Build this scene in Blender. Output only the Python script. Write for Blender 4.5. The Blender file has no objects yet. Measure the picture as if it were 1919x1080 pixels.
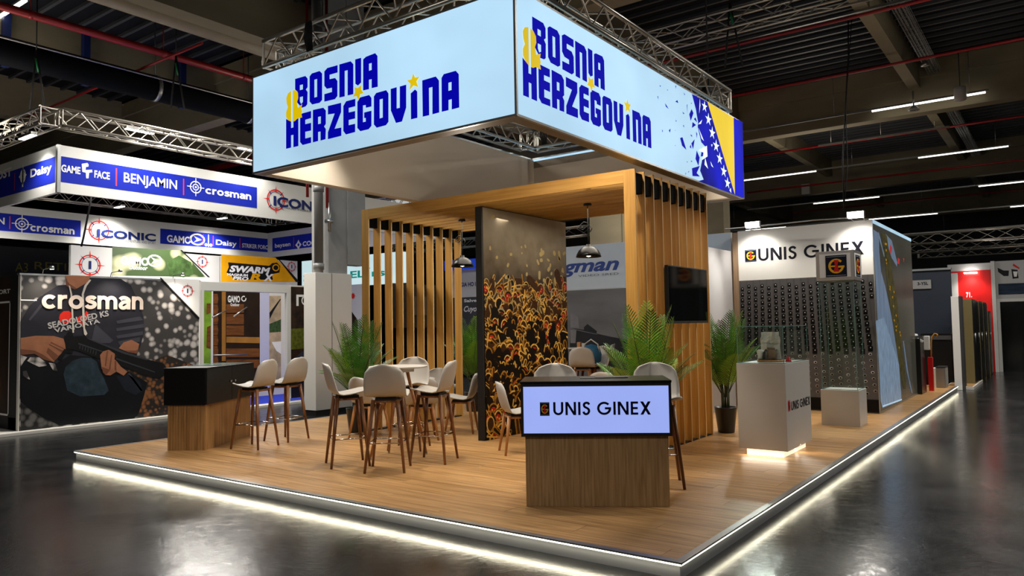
import bpy, bmesh, math, random
from mathutils import Vector, Matrix
from mathutils.geometry import tessellate_polygon
random.seed(7)
sc = bpy.context.scene
COL = sc.collection
# ------------------------------------------------------------------ camera
F = 1407.55
CAM = Vector((1.98818, -4.43217, 1.6))
YAW, PIT, ROLL = 0.634314, 0.050668, -0.0166274
_f = Vector((-math.sin(YAW)*math.cos(PIT), math.cos(YAW)*math.cos(PIT), math.sin(PIT)))
_r = Vector((math.cos(YAW), math.sin(YAW), 0)); _u = _r.cross(_f)
CR = _r*math.cos(ROLL) + _u*math.sin(ROLL); CU = -_r*math.sin(ROLL) + _u*math.cos(ROLL)
cd = bpy.data.cameras.new('camera'); cam = bpy.data.objects.new('camera', cd); COL.objects.link(cam)
cd.sensor_width = 36; cd.lens = F/1919*36; cd.clip_start = .05; cd.clip_end = 300
M = Matrix((CR, CU, -_f)).transposed().to_4x4(); M.translation = CAM; cam.matrix_world = M
sc.camera = cam
# ------------------------------------------------------------------ world, exposure
sc.view_settings.view_transform = 'Standard'; sc.view_settings.look = 'None'
sc.view_settings.gamma = 1; sc.view_settings.use_curve_mapping = False
sc.view_settings.exposure = 0.0
w = bpy.data.worlds.new('hall'); sc.world = w; w.use_nodes = True
w.node_tree.nodes['Background'].inputs[0].default_value = (1, .93, .84, 1)
w.node_tree.nodes['Background'].inputs[1].default_value = 0.035
sc.cycles.max_bounces = 8; sc.cycles.diffuse_bounces = 4; sc.cycles.glossy_bounces = 4
sc.cycles.transparent_max_bounces = 12; sc.cycles.sample_clamp_indirect = 6
sc.cycles.caustics_reflective = False; sc.cycles.caustics_refractive = False

def lamp(kind, name, loc, power, color=(1, .9, .78), target=None, **k):
    d = bpy.data.lights.new(name, kind); d.energy = power; d.color = color
    for a, b in k.items(): setattr(d, a, b)
    o = bpy.data.objects.new(name, d); COL.objects.link(o); o.location = loc
    if target is not None:
        o.rotation_euler = (Vector(target)-Vector(loc)).to_track_quat('-Z', 'Y').to_euler()
    o['kind'] = 'helper'
    return o
WARM = (1, .89, .74); NEUT = (1, .95, .87); COOL = (.9, .95, 1)
# spot lamps that hang inside the sign ring, over the stand
for x, y, tx, ty, p in [(-2.3, 1.3, -1.2, .6, 190), (-4.7, 1.5, -5.5, 1.0, 250), (-3.6, 1.6, -4.2, 1.2, 230),
                        (-2.3, 2.6, -1.0, 2.6, 190), (-2.2, 5.6, -.7, 5.6, 210), (-3.3, 1.0, -2.6, 3.2, 120), (-2.4, 1.2, -1.6, 4.0, 110)]:
    lamp('SPOT', 'stand_spot', (x, y, 4.6), p, WARM, (tx, ty, 0), spot_size=1.35, spot_blend=.8, shadow_soft_size=.06)
# inside the sign ring (added upward fill for light bounced onto the fabric)
lamp('AREA', 'ring_fill', (-3.6, 3.6, 4.55), 8, NEUT, (-3.6, 3.6, 9), shape='DISK', size=.8)
lamp('POINT', 'pergola_wash', (-3.5, 2.2, 2.9), 16, WARM, shadow_soft_size=.1, specular_factor=0)
lamp('SPOT', 'stand_spot', (-2.2, 1.0, 4.6), 170, WARM, (-1.95, 4.6, 1.5), spot_size=1.1, spot_blend=.8, shadow_soft_size=.06)  # extra spot added to brighten the faces of the right slats
lamp('AREA', 'pergola_light', (-4.9, 4.2, 3.12), 34, WARM, (-5.2, 4.1, 0), shape='RECTANGLE', size=1.6, size_y=1.2)
lamp('AREA', 'pergola_light', (-3.0, 4.3, 3.12), 26, WARM, (-3.0, 4.1, 0), shape='RECTANGLE', size=1.2, size_y=1.2)
# unseen area lamps for the hall tubes, some added to brighten column and cabinets
for x, y, z, p in [(-1, -8, 7, 420), (5, 6, 7, 420), (2, 14, 6.4, 380), (-9.9, 2.6, 6.4, 420), (-14.5, 6, 4.7, 260), (-6, 13, 6.5, 350)]:
    lamp('AREA', 'hall_fill', (x, y, z), p, NEUT, (x, y, 0), shape='RECTANGLE', size=4, size_y=.25)
# unseen lamps added to light the roof, for glow from the other stands
for x, y, p in [(-14, 0, 70), (-12, 9, 80), (2, 11, 40), (-4, 20, 90)]:
    lamp('AREA', 'roof_wash', (x, y, 5.2), p, WARM, (x, y, 12), shape='DISK', size=3)

# ------------------------------------------------------------------ helpers
def lin(c): c /= 255; return c/12.92 if c <= .04045 else ((c+.055)/1.055)**2.4
def RGB(r, g, b): return (lin(r), lin(g), lin(b), 1)
def ray(px, py): return _fwd_ray(px, py)
def _fwd_ray(px, py): return (_f*F + CR*(px-960) - CU*(py-540))/F
def onp(px, py, ax, v):
    d = ray(px, py); i = 'xyz'.index(ax); t = (v-CAM[i])/d[i]; return CAM + d*t
MATS = {}
def mat(name, color, rough=.5, metal=0, **k):
    if name in MATS: return MATS[name]
    m = bpy.data.materials.new(name); m.use_nodes = True; b = m.node_tree.nodes['Principled BSDF']
    b.inputs['Base Color'].default_value = color; b.inputs['Roughness'].default_value = rough; b.inputs['Metallic'].default_value = metal
    nt = m.node_tree
    if k.get('spec') is None and any(q in name for q in ('print', 'gold', 'cap_red', 'brown_black', 'ink')): k['spec'] = .15
    if k.get('spec') is not None: b.inputs['Specular IOR Level'].default_value = k['spec']
    if k.get('coat'): b.inputs['Coat Weight'].default_value = k['coat']; b.inputs['Coat Roughness'].default_value = .1
    if k.get('emit'):
        b.inputs['Emission Color'].default_value = k.get('ecol', color); b.inputs['Emission Strength'].default_value = k['emit']
    var = k.get('var', .08)
    if var and not k.get('trans'):
        tc = nt.nodes.new('ShaderNodeTexCoord'); mp = nt.nodes.new('ShaderNodeMapping'); n = nt.nodes.new('ShaderNodeTexNoise')
        mp.inputs['Scale'].default_value = k.get('scale', (3, 3, 3)); n.inputs['Scale'].default_value = 1.0; n.inputs['Detail'].default_value = k.get('detail', 3)
        nt.links.new(tc.outputs['Object'], mp.inputs[0]); nt.links.new(mp.outputs[0], n.inputs['Vector'])
        r = nt.nodes.new('ShaderNodeMapRange'); r.inputs[1].default_value = .25; r.inputs[2].default_value = .75
        r.inputs[3].default_value = 1-var; r.inputs[4].default_value = 1+var
        nt.links.new(n.outputs['Fac'], r.inputs[0])
        mx = nt.nodes.new('ShaderNodeMix'); mx.data_type = 'RGBA'; mx.blend_type = 'MULTIPLY'; mx.inputs[0].default_value = 1
        mx.inputs[6].default_value = color
        nt.links.new(r.outputs[0], mx.inputs[7]); nt.links.new(mx.outputs[2], b.inputs['Base Color'])
        if k.get('emit') and k.get('evar', True): 
            mx2 = nt.nodes.new('ShaderNodeMath'); mx2.operation = 'MULTIPLY'; mx2.inputs[1].default_value = k['emit']
            nt.links.new(r.outputs[0], mx2.inputs[0]); nt.links.new(mx2.outputs[0], b.inputs['Emission Strength'])
        if k.get('bump'):
            bp = nt.nodes.new('ShaderNodeBump'); bp.inputs['Strength'].default_value = k['bump']; bp.inputs['Distance'].default_value = .01
            nt.links.new(n.outputs['Fac'], bp.inputs['Height']); nt.links.new(bp.outputs[0], b.inputs['Normal'])
    if k.get('trans'):
        b.inputs['Transmission Weight'].default_value = k['trans']; b.inputs['IOR'].default_value = k.get('ior', 1.45)
    if k.get('alpha'): b.inputs['Alpha'].default_value = k['alpha']
    MATS[name] = m; return m
def wood(name, c1, c2, axis='z', rough=.45, freq=1.0, tone=.12):
    if name in MATS: return MATS[name]
    m = bpy.data.materials.new(name); m.use_nodes = True; nt = m.node_tree; b = nt.nodes['Principled BSDF']
    N = nt.nodes.new; L = nt.links.new
    tc = N('ShaderNodeTexCoord'); oi = N('ShaderNodeObjectInfo'); mp = N('ShaderNodeMapping'); ad = N('ShaderNodeVectorMath'); ad.operation = 'ADD'
    sc3 = N('ShaderNodeVectorMath'); sc3.operation = 'SCALE'; sc3.inputs[0].default_value = (13, 7, 29); L(oi.outputs['Random'], sc3.inputs['Scale'])
    L(tc.outputs['Object'], ad.inputs[0]); L(sc3.outputs[0], ad.inputs[1]); L(ad.outputs[0], mp.inputs[0])
    s = [38*freq]*3; s['xyz'.index(axis)] = 1.6*freq; mp.inputs['Scale'].default_value = s
    n = N('ShaderNodeTexNoise'); n.inputs['Scale'].default_value = 1; n.inputs['Detail'].default_value = 5; n.inputs['Distortion'].default_value = .6
    L(mp.outputs[0], n.inputs['Vector'])
    cr = N('ShaderNodeValToRGB'); cr.color_ramp.elements[0].position = .32; cr.color_ramp.elements[1].position = .66
    cr.color_ramp.elements[0].color = c1; cr.color_ramp.elements[1].color = c2; L(n.outputs['Fac'], cr.inputs[0])
    mr = N('ShaderNodeMapRange'); mr.inputs[3].default_value = 1-tone; mr.inputs[4].default_value = 1+tone; L(oi.outputs['Random'], mr.inputs[0])
    mx = N('ShaderNodeMix'); mx.data_type = 'RGBA'; mx.blend_type = 'MULTIPLY'; mx.inputs[0].default_value = 1
    L(cr.outputs[0], mx.inputs[6]); L(mr.outputs[0], mx.inputs[7]); L(mx.outputs[2], b.inputs['Base Color'])
    b.inputs['Roughness'].default_value = rough
    MATS[name] = m; return m

class MB:
    """collects boxes, tubes and polygons and links them as ONE mesh object"""
    def __init__(s): s.bm = bmesh.new(); s.mats = []; s.smooth = False
    def mi(s, m):
        if m not in s.mats: s.mats.append(m)
        return s.mats.index(m)
    def box(s, lo, hi, m, mtx=None):
        i = s.mi(m); x0, y0, z0 = lo; x1, y1, z1 = hi
        P = [Vector(p) for p in [(x0,y0,z0),(x1,y0,z0),(x1,y1,z0),(x0,y1,z0),(x0,y0,z1),(x1,y0,z1),(x1,y1,z1),(x0,y1,z1)]]
        if mtx: P = [mtx @ p for p in P]
        v = [s.bm.verts.new(p) for p in P]
        for q in [(0,3,2,1),(4,5,6,7),(0,1,5,4),(1,2,6,5),(2,3,7,6),(3,0,4,7)]:
            f = s.bm.faces.new([v[k] for k in q]); f.material_index = i
        return s
    def bbox(s, lo, hi, m, r=.006, mtx=None):
        """bevelled box"""
        i = s.mi(m); b2 = bmesh.new(); x0, y0, z0 = lo; x1, y1, z1 = hi
        bmesh.ops.create_cube(b2, size=1)
        for v in b2.verts: v.co = Vector(((x0+x1)/2+v.co.x*(x1-x0), (y0+y1)/2+v.co.y*(y1-y0), (z0+z1)/2+v.co.z*(z1-z0)))
        bmesh.ops.bevel(b2, geom=list(b2.edges), offset=r, segments=2, affect='EDGES', profile=.6)
        s.merge(b2, i, mtx); return s
    def merge(s, b2, i, mtx=None):
        mp = {}
        for v in b2.verts: mp[v] = s.bm.verts.new(mtx @ v.co if mtx else v.co)
        for f in b2.faces:
            try: nf = s.bm.faces.new([mp[v] for v in f.verts]); nf.material_index = i; nf.smooth = f.smooth
            except ValueError: pass
        b2.free()
    def ring(s, c, a, b, r, n):
        return [s.bm.verts.new(c + a*(r*math.cos(2*math.pi*k/n)) + b*(r*math.sin(2*math.pi*k/n))) for k in range(n)]
    def tube(s, pts, r, m, n=8, cap=True):
        i = s.mi(m); pts = [Vector(p) for p in pts]; rr = r if isinstance(r, (list, tuple)) else [r]*len(pts)
        prev = None; first = None
        d0 = (pts[1]-pts[0]).normalized(); a = d0.orthogonal().normalized()
        for k, p in enumerate(pts):
            d = (pts[min(k+1, len(pts)-1)]-pts[max(k-1, 0)]).normalized()
            a = (a - d*a.dot(d)).normalized(); b = d.cross(a)
            cur = s.ring(p, a, b, rr[k], n)
            if prev:
                for j in range(n):
                    f = s.bm.faces.new([prev[j], prev[(j+1) % n], cur[(j+1) % n], cur[j]]); f.material_index = i; f.smooth = n > 4
            else: first = cur
            prev = cur
        if cap:
            for q in (first[::-1], prev):
                f = s.bm.faces.new(q); f.material_index = i
        return s
    def lathe(s, prof, m, c=(0, 0, 0), n=24, smooth=True):
        i = s.mi(m); c = Vector(c); prev = None
        for r, z in prof:
            if r < 1e-5: cur = [s.bm.verts.new(c+Vector((0, 0, z)))]*n
            else: cur = [s.bm.verts.new(c+Vector((r*math.cos(2*math.pi*k/n), r*math.sin(2*math.pi*k/n), z))) for k in range(n)]
            if prev:
                for j in range(n):
                    q = []
                    for v in (prev[j], prev[(j+1) % n], cur[(j+1) % n], cur[j]):
                        if v not in q: q.append(v)
                    if len(q) > 2:
                        f = s.bm.faces.new(q); f.material_index = i; f.smooth = smooth
            prev = cur
        return s
    def prism(s, poly, z0, z1, m):
        i = s.mi(m); n = len(poly)
        a = [s.bm.verts.new((x, y, z0)) for x, y in poly]; b = [s.bm.verts.new((x, y, z1)) for x, y in poly]
        fs = [s.bm.faces.new(a[::-1]), s.bm.faces.new(b)]
        for k in range(n): fs.append(s.bm.faces.new([a[k], a[(k+1) % n], b[(k+1) % n], b[k]]))
        for f in fs: f.material_index = i
        return s
    def poly(s, pts, m):
        i = s.mi(m)
        f = s.bm.faces.new([s.bm.verts.new(p) for p in pts]); f.material_index = i; return s
    def build(s, name, parent=None, at=None, rz=0):
        me = bpy.data.meshes.new(name); s.bm.to_mesh(me); s.bm.free()
        for m in s.mats: me.materials.append(m)
        o = bpy.data.objects.new(name, me); COL.objects.link(o)
        if parent: o.parent = parent
        if at: o.location = at
        if rz: o.rotation_euler = (0, 0, rz)
        return o
def world_child(o, parent):
    """o holds world coordinates, parent has a location/rotation: move its vertices to the parent's space"""
    inv = (Matrix.Translation(parent.location) @ parent.rotation_euler.to_matrix().to_4x4()).inverted()
    o.data.transform(inv); o.parent = parent; return o
def thing(name, label, cat, loc=(0, 0, 0), rz=0, group=None):
    o = bpy.data.objects.new(name, None); COL.objects.link(o); o.location = loc; o.rotation_euler = (0, 0, rz); o.empty_display_size = .1
    o['label'] = label; o['category'] = cat
    if group: o['group'] = group
    return o
def tag(o, label, cat, group=None, kind=None):
    o['label'] = label; o['category'] = cat
    if group: o['group'] = group
    if kind: o['kind'] = kind
    return o
def struct(o): o['kind'] = 'structure'; return o
def dup(root, loc, rz, label, group=None):
    r = root.copy(); COL.objects.link(r); r.location = loc; r.rotation_euler = (0, 0, rz); r['label'] = label
    if group: r['group'] = group
    for ch in list(root.children):
        c = ch.copy(); COL.objects.link(c); c.parent = r
        for g in list(ch.children):
            d = g.copy(); COL.objects.link(d); d.parent = c
    return r

class Plane:
    """a printed face: a point, the reading direction, up and the outward normal"""
    def __init__(s, ax, v, sgn=1):
        s.ax = ax; s.v = v
        s.n = Vector((1, 0, 0)) if ax == 'x' else Vector((0, 1, 0)); s.n *= sgn
        s.up = Vector((0, 0, 1)); s.right = s.up.cross(s.n)
    def px(s, px, py): return onp(px, py, s.ax, s.v)
class Obl:
    def __init__(s, o, right, up, n): s.o = Vector(o); s.right = Vector(right).normalized(); s.up = Vector(up).normalized(); s.n = Vector(n).normalized()
    def px(s, px, py):
        d = ray(px, py); t = (s.o-CAM).dot(s.n)/d.dot(s.n); return CAM + d*t
class Art:
    """flat print on a plane; outlines given as world points, layers 1 mm apart"""
    def __init__(s, pl, step=.0012): s.pl = pl; s.mb = MB(); s.step = step
    def add(s, loops, m, layer=1):
        """loops: outer first then holes, each a list of world points"""
        i = s.mb.mi(m); off = s.pl.n*(layer*s.step)
        loops = [[p+off for p in l] for l in loops]
        flat = [p for l in loops for p in l]
        bmv = [s.mb.bm.verts.new(p) for p in flat]
        R, U = s.pl.right, s.pl.up
        t = tessellate_polygon([[Vector((p.dot(R), p.dot(U), 0)) for p in l] for l in loops])
        for tri in t:
            v = [bmv[k] for k in tri]
            if len(set(tri)) < 3: continue
            nn = (v[1].co-v[0].co).cross(v[2].co-v[0].co)
            if nn.length < 1e-12: continue
            if nn.dot(s.pl.n) < 0: v.reverse()
            try: f = s.mb.bm.faces.new(v); f.material_index = i
            except ValueError: pass
        return s
    def pix(s, loops, m, layer=1, z=(1, 0, 0), shift=None):
        """loops in picture pixels (after zoom z = scale, x0, y0)"""
        L = [[s.pl.px(x/z[0]+z[1], y/z[0]+z[2]) + (shift or Vector()) for x, y in l] for l in loops]
        return s.add(L, m, layer)
    def uv(s, o, loops, m, layer=1):
        return s.add([[o + s.pl.right*x + s.pl.up*y for x, y in l] for l in loops], m, layer)
    def rect(s, o, x0, y0, x1, y1, m, layer=1): return s.uv(o, [[(x0, y0), (x1, y0), (x1, y1), (x0, y1)]], m, layer)
    def build(s, name, parent=None):
        o = s.mb.build(name)
        if parent: world_child(o, parent)
        return o
def circ(cx, cy, r, n=20, a0=0, ry=None): return [(cx+r*math.cos(a0+2*math.pi*k/n), cy+(ry or r)*math.sin(a0+2*math.pi*k/n)) for k in range(n)]
def star(cx, cy, r, n=5, rot=math.pi/2, q=.42): return [(cx+(r if k % 2 == 0 else r*q)*math.cos(rot+math.pi*k/n), cy+(r if k % 2 == 0 else r*q)*math.sin(rot+math.pi*k/n)) for k in range(2*n)]

# ---- built-in font text, fitted into a box; converted in one batch at the end
TXT = []
def text(name, s, pl, o, wd, ht, m, parent=None, off=0, shear=0, rot=0, layer=2, step=.0012, fatten=.0):
    c = bpy.data.curves.new(name, 'FONT'); c.body = s; c.offset = fatten; c.shear = shear; c.resolution_u = 3
    fo = bpy.data.objects.new(name+'_src', c); COL.objects.link(fo)
    TXT.append((fo, name, pl, Vector(o), wd, ht, m, parent, rot, layer*step))
def textpx(name, s, pl, x0, x1, yt, yb, m, parent=None, **k):
    """x0,x1 = left/right pixel column; yt,yb = top/bottom rows at the left end"""
    a = pl.px(x0, yb); b = pl.px(x0, yt); ray_ = pl.px(x1, (yt+yb)/2)
    wd = (ray_-a).dot(pl.right)
    text(name, s, pl, a, wd, (b-a).dot(pl.up), m, parent, **k)
def finish_texts():
    bpy.context.view_layer.update(); dg = bpy.context.evaluated_depsgraph_get()
    for fo, name, pl, o, wd, ht, m, parent, rot, off in TXT:
        me = bpy.data.meshes.new_from_object(fo.evaluated_get(dg)); me.name = name
        if not me.vertices: continue
        xs = [v.co.x for v in me.vertices]; ys = [v.co.y for v in me.vertices]
        x0, x1, y0, y1 = min(xs), max(xs), min(ys), max(ys); cr, sr = math.cos(rot), math.sin(rot)
        for v in me.vertices:
            a = (v.co.x-x0)/(x1-x0)*wd; b = (v.co.y-y0)/(y1-y0)*ht
            v.co = o + pl.right*(a*cr-b*sr) + pl.up*(a*sr+b*cr) + pl.n*off
        me.materials.clear(); me.materials.append(m)
        ob = bpy.data.objects.new(name, me); COL.objects.link(ob)
        if parent: world_child(ob, parent)
        bpy.data.objects.remove(fo)

# ---- stroke lettering (geometric sans)
def catmull(P, n=5):
    out = []; Q = [P[0]]+list(P)+[P[-1]]
    for i in range(1, len(Q)-2):
        p0, p1, p2, p3 = Q[i-1:i+3]
        for k in range(n):
            t = k/n
            out.append(tuple(.5*((2*p1[j])+(-p0[j]+p2[j])*t+(2*p0[j]-5*p1[j]+4*p2[j]-p3[j])*t*t+(-p0[j]+3*p1[j]-3*p2[j]+p3[j])*t**3) for j in (0, 1)))
    out.append(tuple(P[-1])); return out
def arc(cx, cy, r, a, b, n=16, ry=None):
    return [(cx+r*math.cos(math.radians(a+(b-a)*k/n)), cy+(ry or r)*math.sin(math.radians(a+(b-a)*k/n))) for k in range(n+1)]
def strokepoly(P, t):
    n = len(P); L = []; R = []
    for i in range(n):
        a = P[max(i-1, 0)]; b = P[min(i+1, n-1)]; p = P[i]
        dx, dy = b[0]-a[0], b[1]-a[1]; l = math.hypot(dx, dy) or 1; nx, ny = -dy/l, dx/l; k = 1
        if 0 < i < n-1:
            e = (p[0]-a[0], p[1]-a[1]); el = math.hypot(*e) or 1; c = abs((e[0]*dx+e[1]*dy)/(el*l)); k = min(1/max(c, .4), 1.6)
        L.append((p[0]+nx*t/2*k, p[1]+ny*t/2*k)); R.append((p[0]-nx*t/2*k, p[1]-ny*t/2*k))
    return [[L[i], L[i+1], R[i+1], R[i]] for i in range(n-1)]
Sp = [(.47, .79), (.40, .905), (.27, .93), (.14, .87), (.10, .745), (.16, .62), (.31, .53), (.435, .42), (.45, .26), (.37, .12), (.245, .07), (.12, .12), (.055, .26)]
def glyph(ch, t):
    h = t/2; R = lambda a, b, c, d: ('p', [(a, b), (c, b), (c, d), (a, d)])
    if ch == 'U': w_ = .72; return w_, [('s', [(h, 1), (h, .36)]+arc(w_/2, .36, w_/2-h, 180, 360, 14, .36-h)+[(w_-h, 1)])]
    if ch == 'N': w_ = .76; return w_, [R(0, 0, t, 1), R(w_-t, 0, w_, 1), ('p', [(0, 1), (t*1.15, 1), (w_, 0), (w_-t*1.15, 0)])]
    if ch == 'I': return t, [R(0, 0, t, 1)]
    if ch == 'S': return .52, [('s', catmull(Sp))]
    if ch == 'G': return 1, [('s', arc(.5, .5, .5-h, 42, 352, 26)), R(.55, .5-h, 1-h*.1, .5+h)]
    if ch == 'E': return .52, [R(0, 0, t, 1), R(t, 0, .52, t), R(t, 1-t, .52, 1), R(t, .5-h, .49, .5+h)]
    if ch == 'X': k = t*1.25; return .74, [('p', [(0, 0), (k, 0), (.74, 1), (.74-k, 1)]), ('p', [(0, 1), (k, 1), (.74, 0), (.74-k, 0)])]
    if ch == 'c': return .9, [('s', arc(.5, .5, .5-h, 42, 318, 20))]
    if ch == 'o': return 1, [('s', arc(.5, .5, .5-h, 0, 360, 26))]
    if ch == 'r': return .6, [R(0, 0, t, 1), ('s', catmull([(h, .45), (h+.03, .68), (.34, .84), (.6, 1-h)]))]
    if ch == 's': return .72, [('s', catmull([(x*1.42, h+(y-.07)*(1-t)/.86) for x, y in Sp]))]
    if ch == 'n': return .86, [R(0, 0, t, 1), ('s', [(h, .5)]+arc(.43, .55, .43-h, 180, 0, 12, .45-h)+[(.86-h, 0)])]
    if ch == 'm': return 1.4, [R(0, 0, t, 1), ('s', [(h, .5)]+arc(.35+h/2, .58, .35-h/2, 180, 0, 12, .42-h)+[(.7, 0)]), ('s', [(.7, .5)]+arc(1.05-h/2, .58, .35-h/2, 180, 0, 12, .42-h)+[(1.4-h, 0)])]
    if ch == 'a': return .86, [('s', catmull([(.1, .74), (.25, 1-h), (.5, 1-h), (.86-h, .72), (.86-h, .5)])+[(.86-h, 0)]), ('s', catmull([(.7, .56), (.35, .54), (h, .32), (.22, h), (.45, h), (.86-h, .34)]))]
    return .4, []
def stroke_text(art, s, o, wd, ht, m, t=.17, gap=.16, layer=3):
    x = 0; it = []
    for ch in s:
        g, parts = glyph(ch, t)
        for k, P in parts: it += [[(x+a, b) for a, b in q] for q in (strokepoly(P, t) if k == 's' else [P])]
        x += g + gap
    W = x-gap
    for k_, q in enumerate(it): art.uv(o, [[(a/W*wd, b*ht) for a, b in q]], m, layer+.012*(k_ % 60))
def emblem(art, o, sz, base, gold, red, layer=3, asp=1.0):
    """dark square badge with a gold ring G round a red figure; o = lower left"""
    k = sz; uv0 = art.uv; art_ = art
    class _S:
        pl = art_.pl
        def uv(s, o, loops, m, layer=1): return art_.uv(o, [[(x*asp, y) for x, y in l] for l in loops], m, layer)
        def rect(s, o, x0, y0, x1, y1, m, layer=1): return s.uv(o, [[(x0, y0), (x1, y0), (x1, y1), (x0, y1)]], m, layer)
    art = _S()
    art.rect(o, 0, 0, k*.92, k, base, layer)
    for a, b in ((.05, .075), (.925, .95)): art.rect(o, k*.04, k*a, k*.88, k*b, gold if False else MATS['pale_line'], layer+1)
    c = [(k*(.46+.0), k*.5)]
    for q in strokepoly(arc(k*.46, k*.5, k*.29, 40, 352, 20), k*.1): art.uv(o, [q], gold, layer+1)
    art.rect(o, k*.18, k*.46, k*.42, k*.53, gold, layer+1.3); art.rect(o, k*.55, k*.42, k*.82, k*.51, gold, layer+1.3)
    art.uv(o, [[(k*.36, k*.78), (k*.58, k*.78), (k*.52, k*.52), (k*.6, k*.24), (k*.34, k*.24), (k*.42, k*.52)]], red, layer+2)
def compass(art, o, r, red, navy, layer=3, letter=True):
    P = lambda a, b: [(b*math.cos(a), b*math.sin(a))]
    for q in strokepoly(arc(0, 0, r*.72, 0, 360, 28), r*.09): art.uv(o, [q], red, layer)
    for q in strokepoly(arc(0, 0, r*.58, 0, 360, 28), r*.035): art.uv(o, [q], navy, layer)
    for k in range(8):
        a = k*math.pi/4; big = k % 2 == 0; r1 = r*(1.08 if big else .95); wv = .09 if big else .06
        art.uv(o, [[(r*.55*math.cos(a-wv*1.4), r*.55*math.sin(a-wv*1.4)), (r1*math.cos(a), r1*math.sin(a)), (r*.55*math.cos(a+wv*1.4), r*.55*math.sin(a+wv*1.4))]], red if big else navy, layer+1)
    if letter: art.rect(o, -r*.09, -r*.3, r*.09, r*.3, navy, layer+2)

# ------------------------------------------------------------------ materials
concrete = mat('concrete', RGB(132, 122, 98), .85, scale=(.6, .6, 1.5), var=.25, detail=8)
deckm = mat('deck_steel', RGB(18, 20, 26), .7, var=.1, spec=.2)
ribm = mat('deck_rib_steel', RGB(66, 68, 72), .5)
alu = mat('aluminium', RGB(176, 176, 174), .32, .9)
trussm = mat('truss_aluminium', RGB(190, 184, 172), .3, .85)
white = mat('white_board', RGB(222, 219, 212), .55, var=.02)
offwhite = mat('white_laminate', RGB(192, 188, 182), .4, var=.02)
black = mat('black_lacquer', RGB(17, 17, 18), .28, var=0)
blackm = mat('matt_black', RGB(14, 14, 15), .6, var=0)
rubber = mat('black_cable', RGB(10, 10, 11), .7, var=0)
chrome = mat('chrome', RGB(205, 205, 205), .12, 1, var=0)
redpipe = mat('red_paint', RGB(150, 22, 26), .4)
redbright = mat('red_plastic', RGB(200, 18, 16), .35)
shellm = mat('white_plastic', RGB(186, 182, 176), .42, var=0)
beige = mat('stretched_fabric', RGB(205, 197, 184), .8, scale=(.5, .5, .5), var=.06)
rimm = mat('frame_profile', RGB(128, 116, 98), .5, .3)
grey = mat('grey_wall', RGB(176, 174, 174), .6, var=.02)
darkgrey = mat('dark_grey', RGB(60, 60, 62), .6)
navyd = mat('navy_board', RGB(16, 28, 44), .6)
def glass_mat():
    m = bpy.data.materials.new('glass'); m.use_nodes = True; nt = m.node_tree; nt.nodes.clear(); N = nt.nodes.new; L = nt.links.new
    o = N('ShaderNodeOutputMaterial'); mx = N('ShaderNodeMixShader'); tr = N('ShaderNodeBsdfTransparent'); gl = N('ShaderNodeBsdfGlossy'); fr = N('ShaderNodeLayerWeight')
    tr.inputs[0].default_value = (.93, .965, .955, 1); gl.inputs['Roughness'].default_value = .03; fr.inputs[0].default_value = .15
    pw = N('ShaderNodeMath'); pw.operation = 'POWER'; pw.inputs[1].default_value = 3; L(fr.outputs['Facing'], pw.inputs[0])
    ad = N('ShaderNodeMath'); ad.operation = 'MULTIPLY_ADD'; ad.inputs[1].default_value = .35; ad.inputs[2].default_value = .03; L(pw.outputs[0], ad.inputs[0])
    L(ad.outputs[0], mx.inputs[0]); L(tr.outputs[0], mx.inputs[1]); L(gl.outputs[0], mx.inputs[2]); L(mx.outputs[0], o.inputs[0]); return m
glassm = glass_mat()
glassedge = mat('glass_edge', RGB(120, 160, 155), .15, alpha=.75, var=0)
oakfloor = wood('floor_oak', RGB(148, 108, 62), RGB(202, 158, 104), 'x', .36, .8, .07)
oak = wood('pergola_oak', RGB(184, 132, 54), RGB(208, 158, 78), 'z', .5, .8)
oakh = wood('pergola_oak_across', RGB(184, 132, 54), RGB(208, 158, 78), 'x', .5, .8)
oakc = wood('counter_oak', RGB(150, 118, 78), RGB(186, 152, 108), 'z', .5, 1.6)
oakc2 = wood('counter_oak_strip', RGB(146, 108, 62), RGB(182, 142, 92), 'z', .5, 1.0)
walnut = wood('walnut', RGB(96, 58, 30), RGB(142, 92, 52), 'z', .35)
beech = wood('beech', RGB(150, 98, 50), RGB(184, 128, 74), 'z', .4)
leafm = mat('palm_leaf', RGB(74, 128, 36), .4, scale=(4, 4, 4), var=.5)
leafy = mat('palm_leaf_light', RGB(134, 176, 44), .45, scale=(4, 4, 4), var=.35)
stemm = mat('palm_stem', RGB(58, 66, 30), .6)
soil = mat('soil', RGB(40, 32, 26), .9)
potm = mat('pot', RGB(24, 23, 24), .35, var=0)
ledm = mat('led_strip', (1, .9, .62, 1), .5, emit=18, ecol=(1, .92, .68, 1), var=0)
tubem = mat('lamp_tube', (1, .96, .88, 1), .5, emit=3.2, ecol=(1, .95, .86, 1), var=0)
floodm = mat('flood_glass', (1, .97, .9, 1), .5, emit=14, ecol=(1, .96, .88, 1), var=0)
litp = mat('backlit_fabric', RGB(150, 170, 185), .6, emit=.93, ecol=(.44, .69, .89, 1), scale=(.45, .45, .6), var=.22, spec=.1)
litblue = mat('backlit_blue', RGB(2, 2, 90), .7, emit=.9, ecol=(.001, .001, .40, 1), var=0, spec=.1)
lityel = mat('backlit_yellow', RGB(225, 190, 20), .6, emit=.75, ecol=(.78, .56, .0, 1), scale=(2, 2, 1), var=.1)
litwhite = mat('backlit_white', RGB(220, 230, 235), .6, emit=.95, ecol=(.72, .88, 1, 1), var=0)
litflag = mat('backlit_flag_blue', RGB(3, 6, 90), .7, emit=.9, ecol=(.003, .006, .42, 1), scale=(5, 2, 1.2), var=.75, detail=4, spec=.1)
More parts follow.
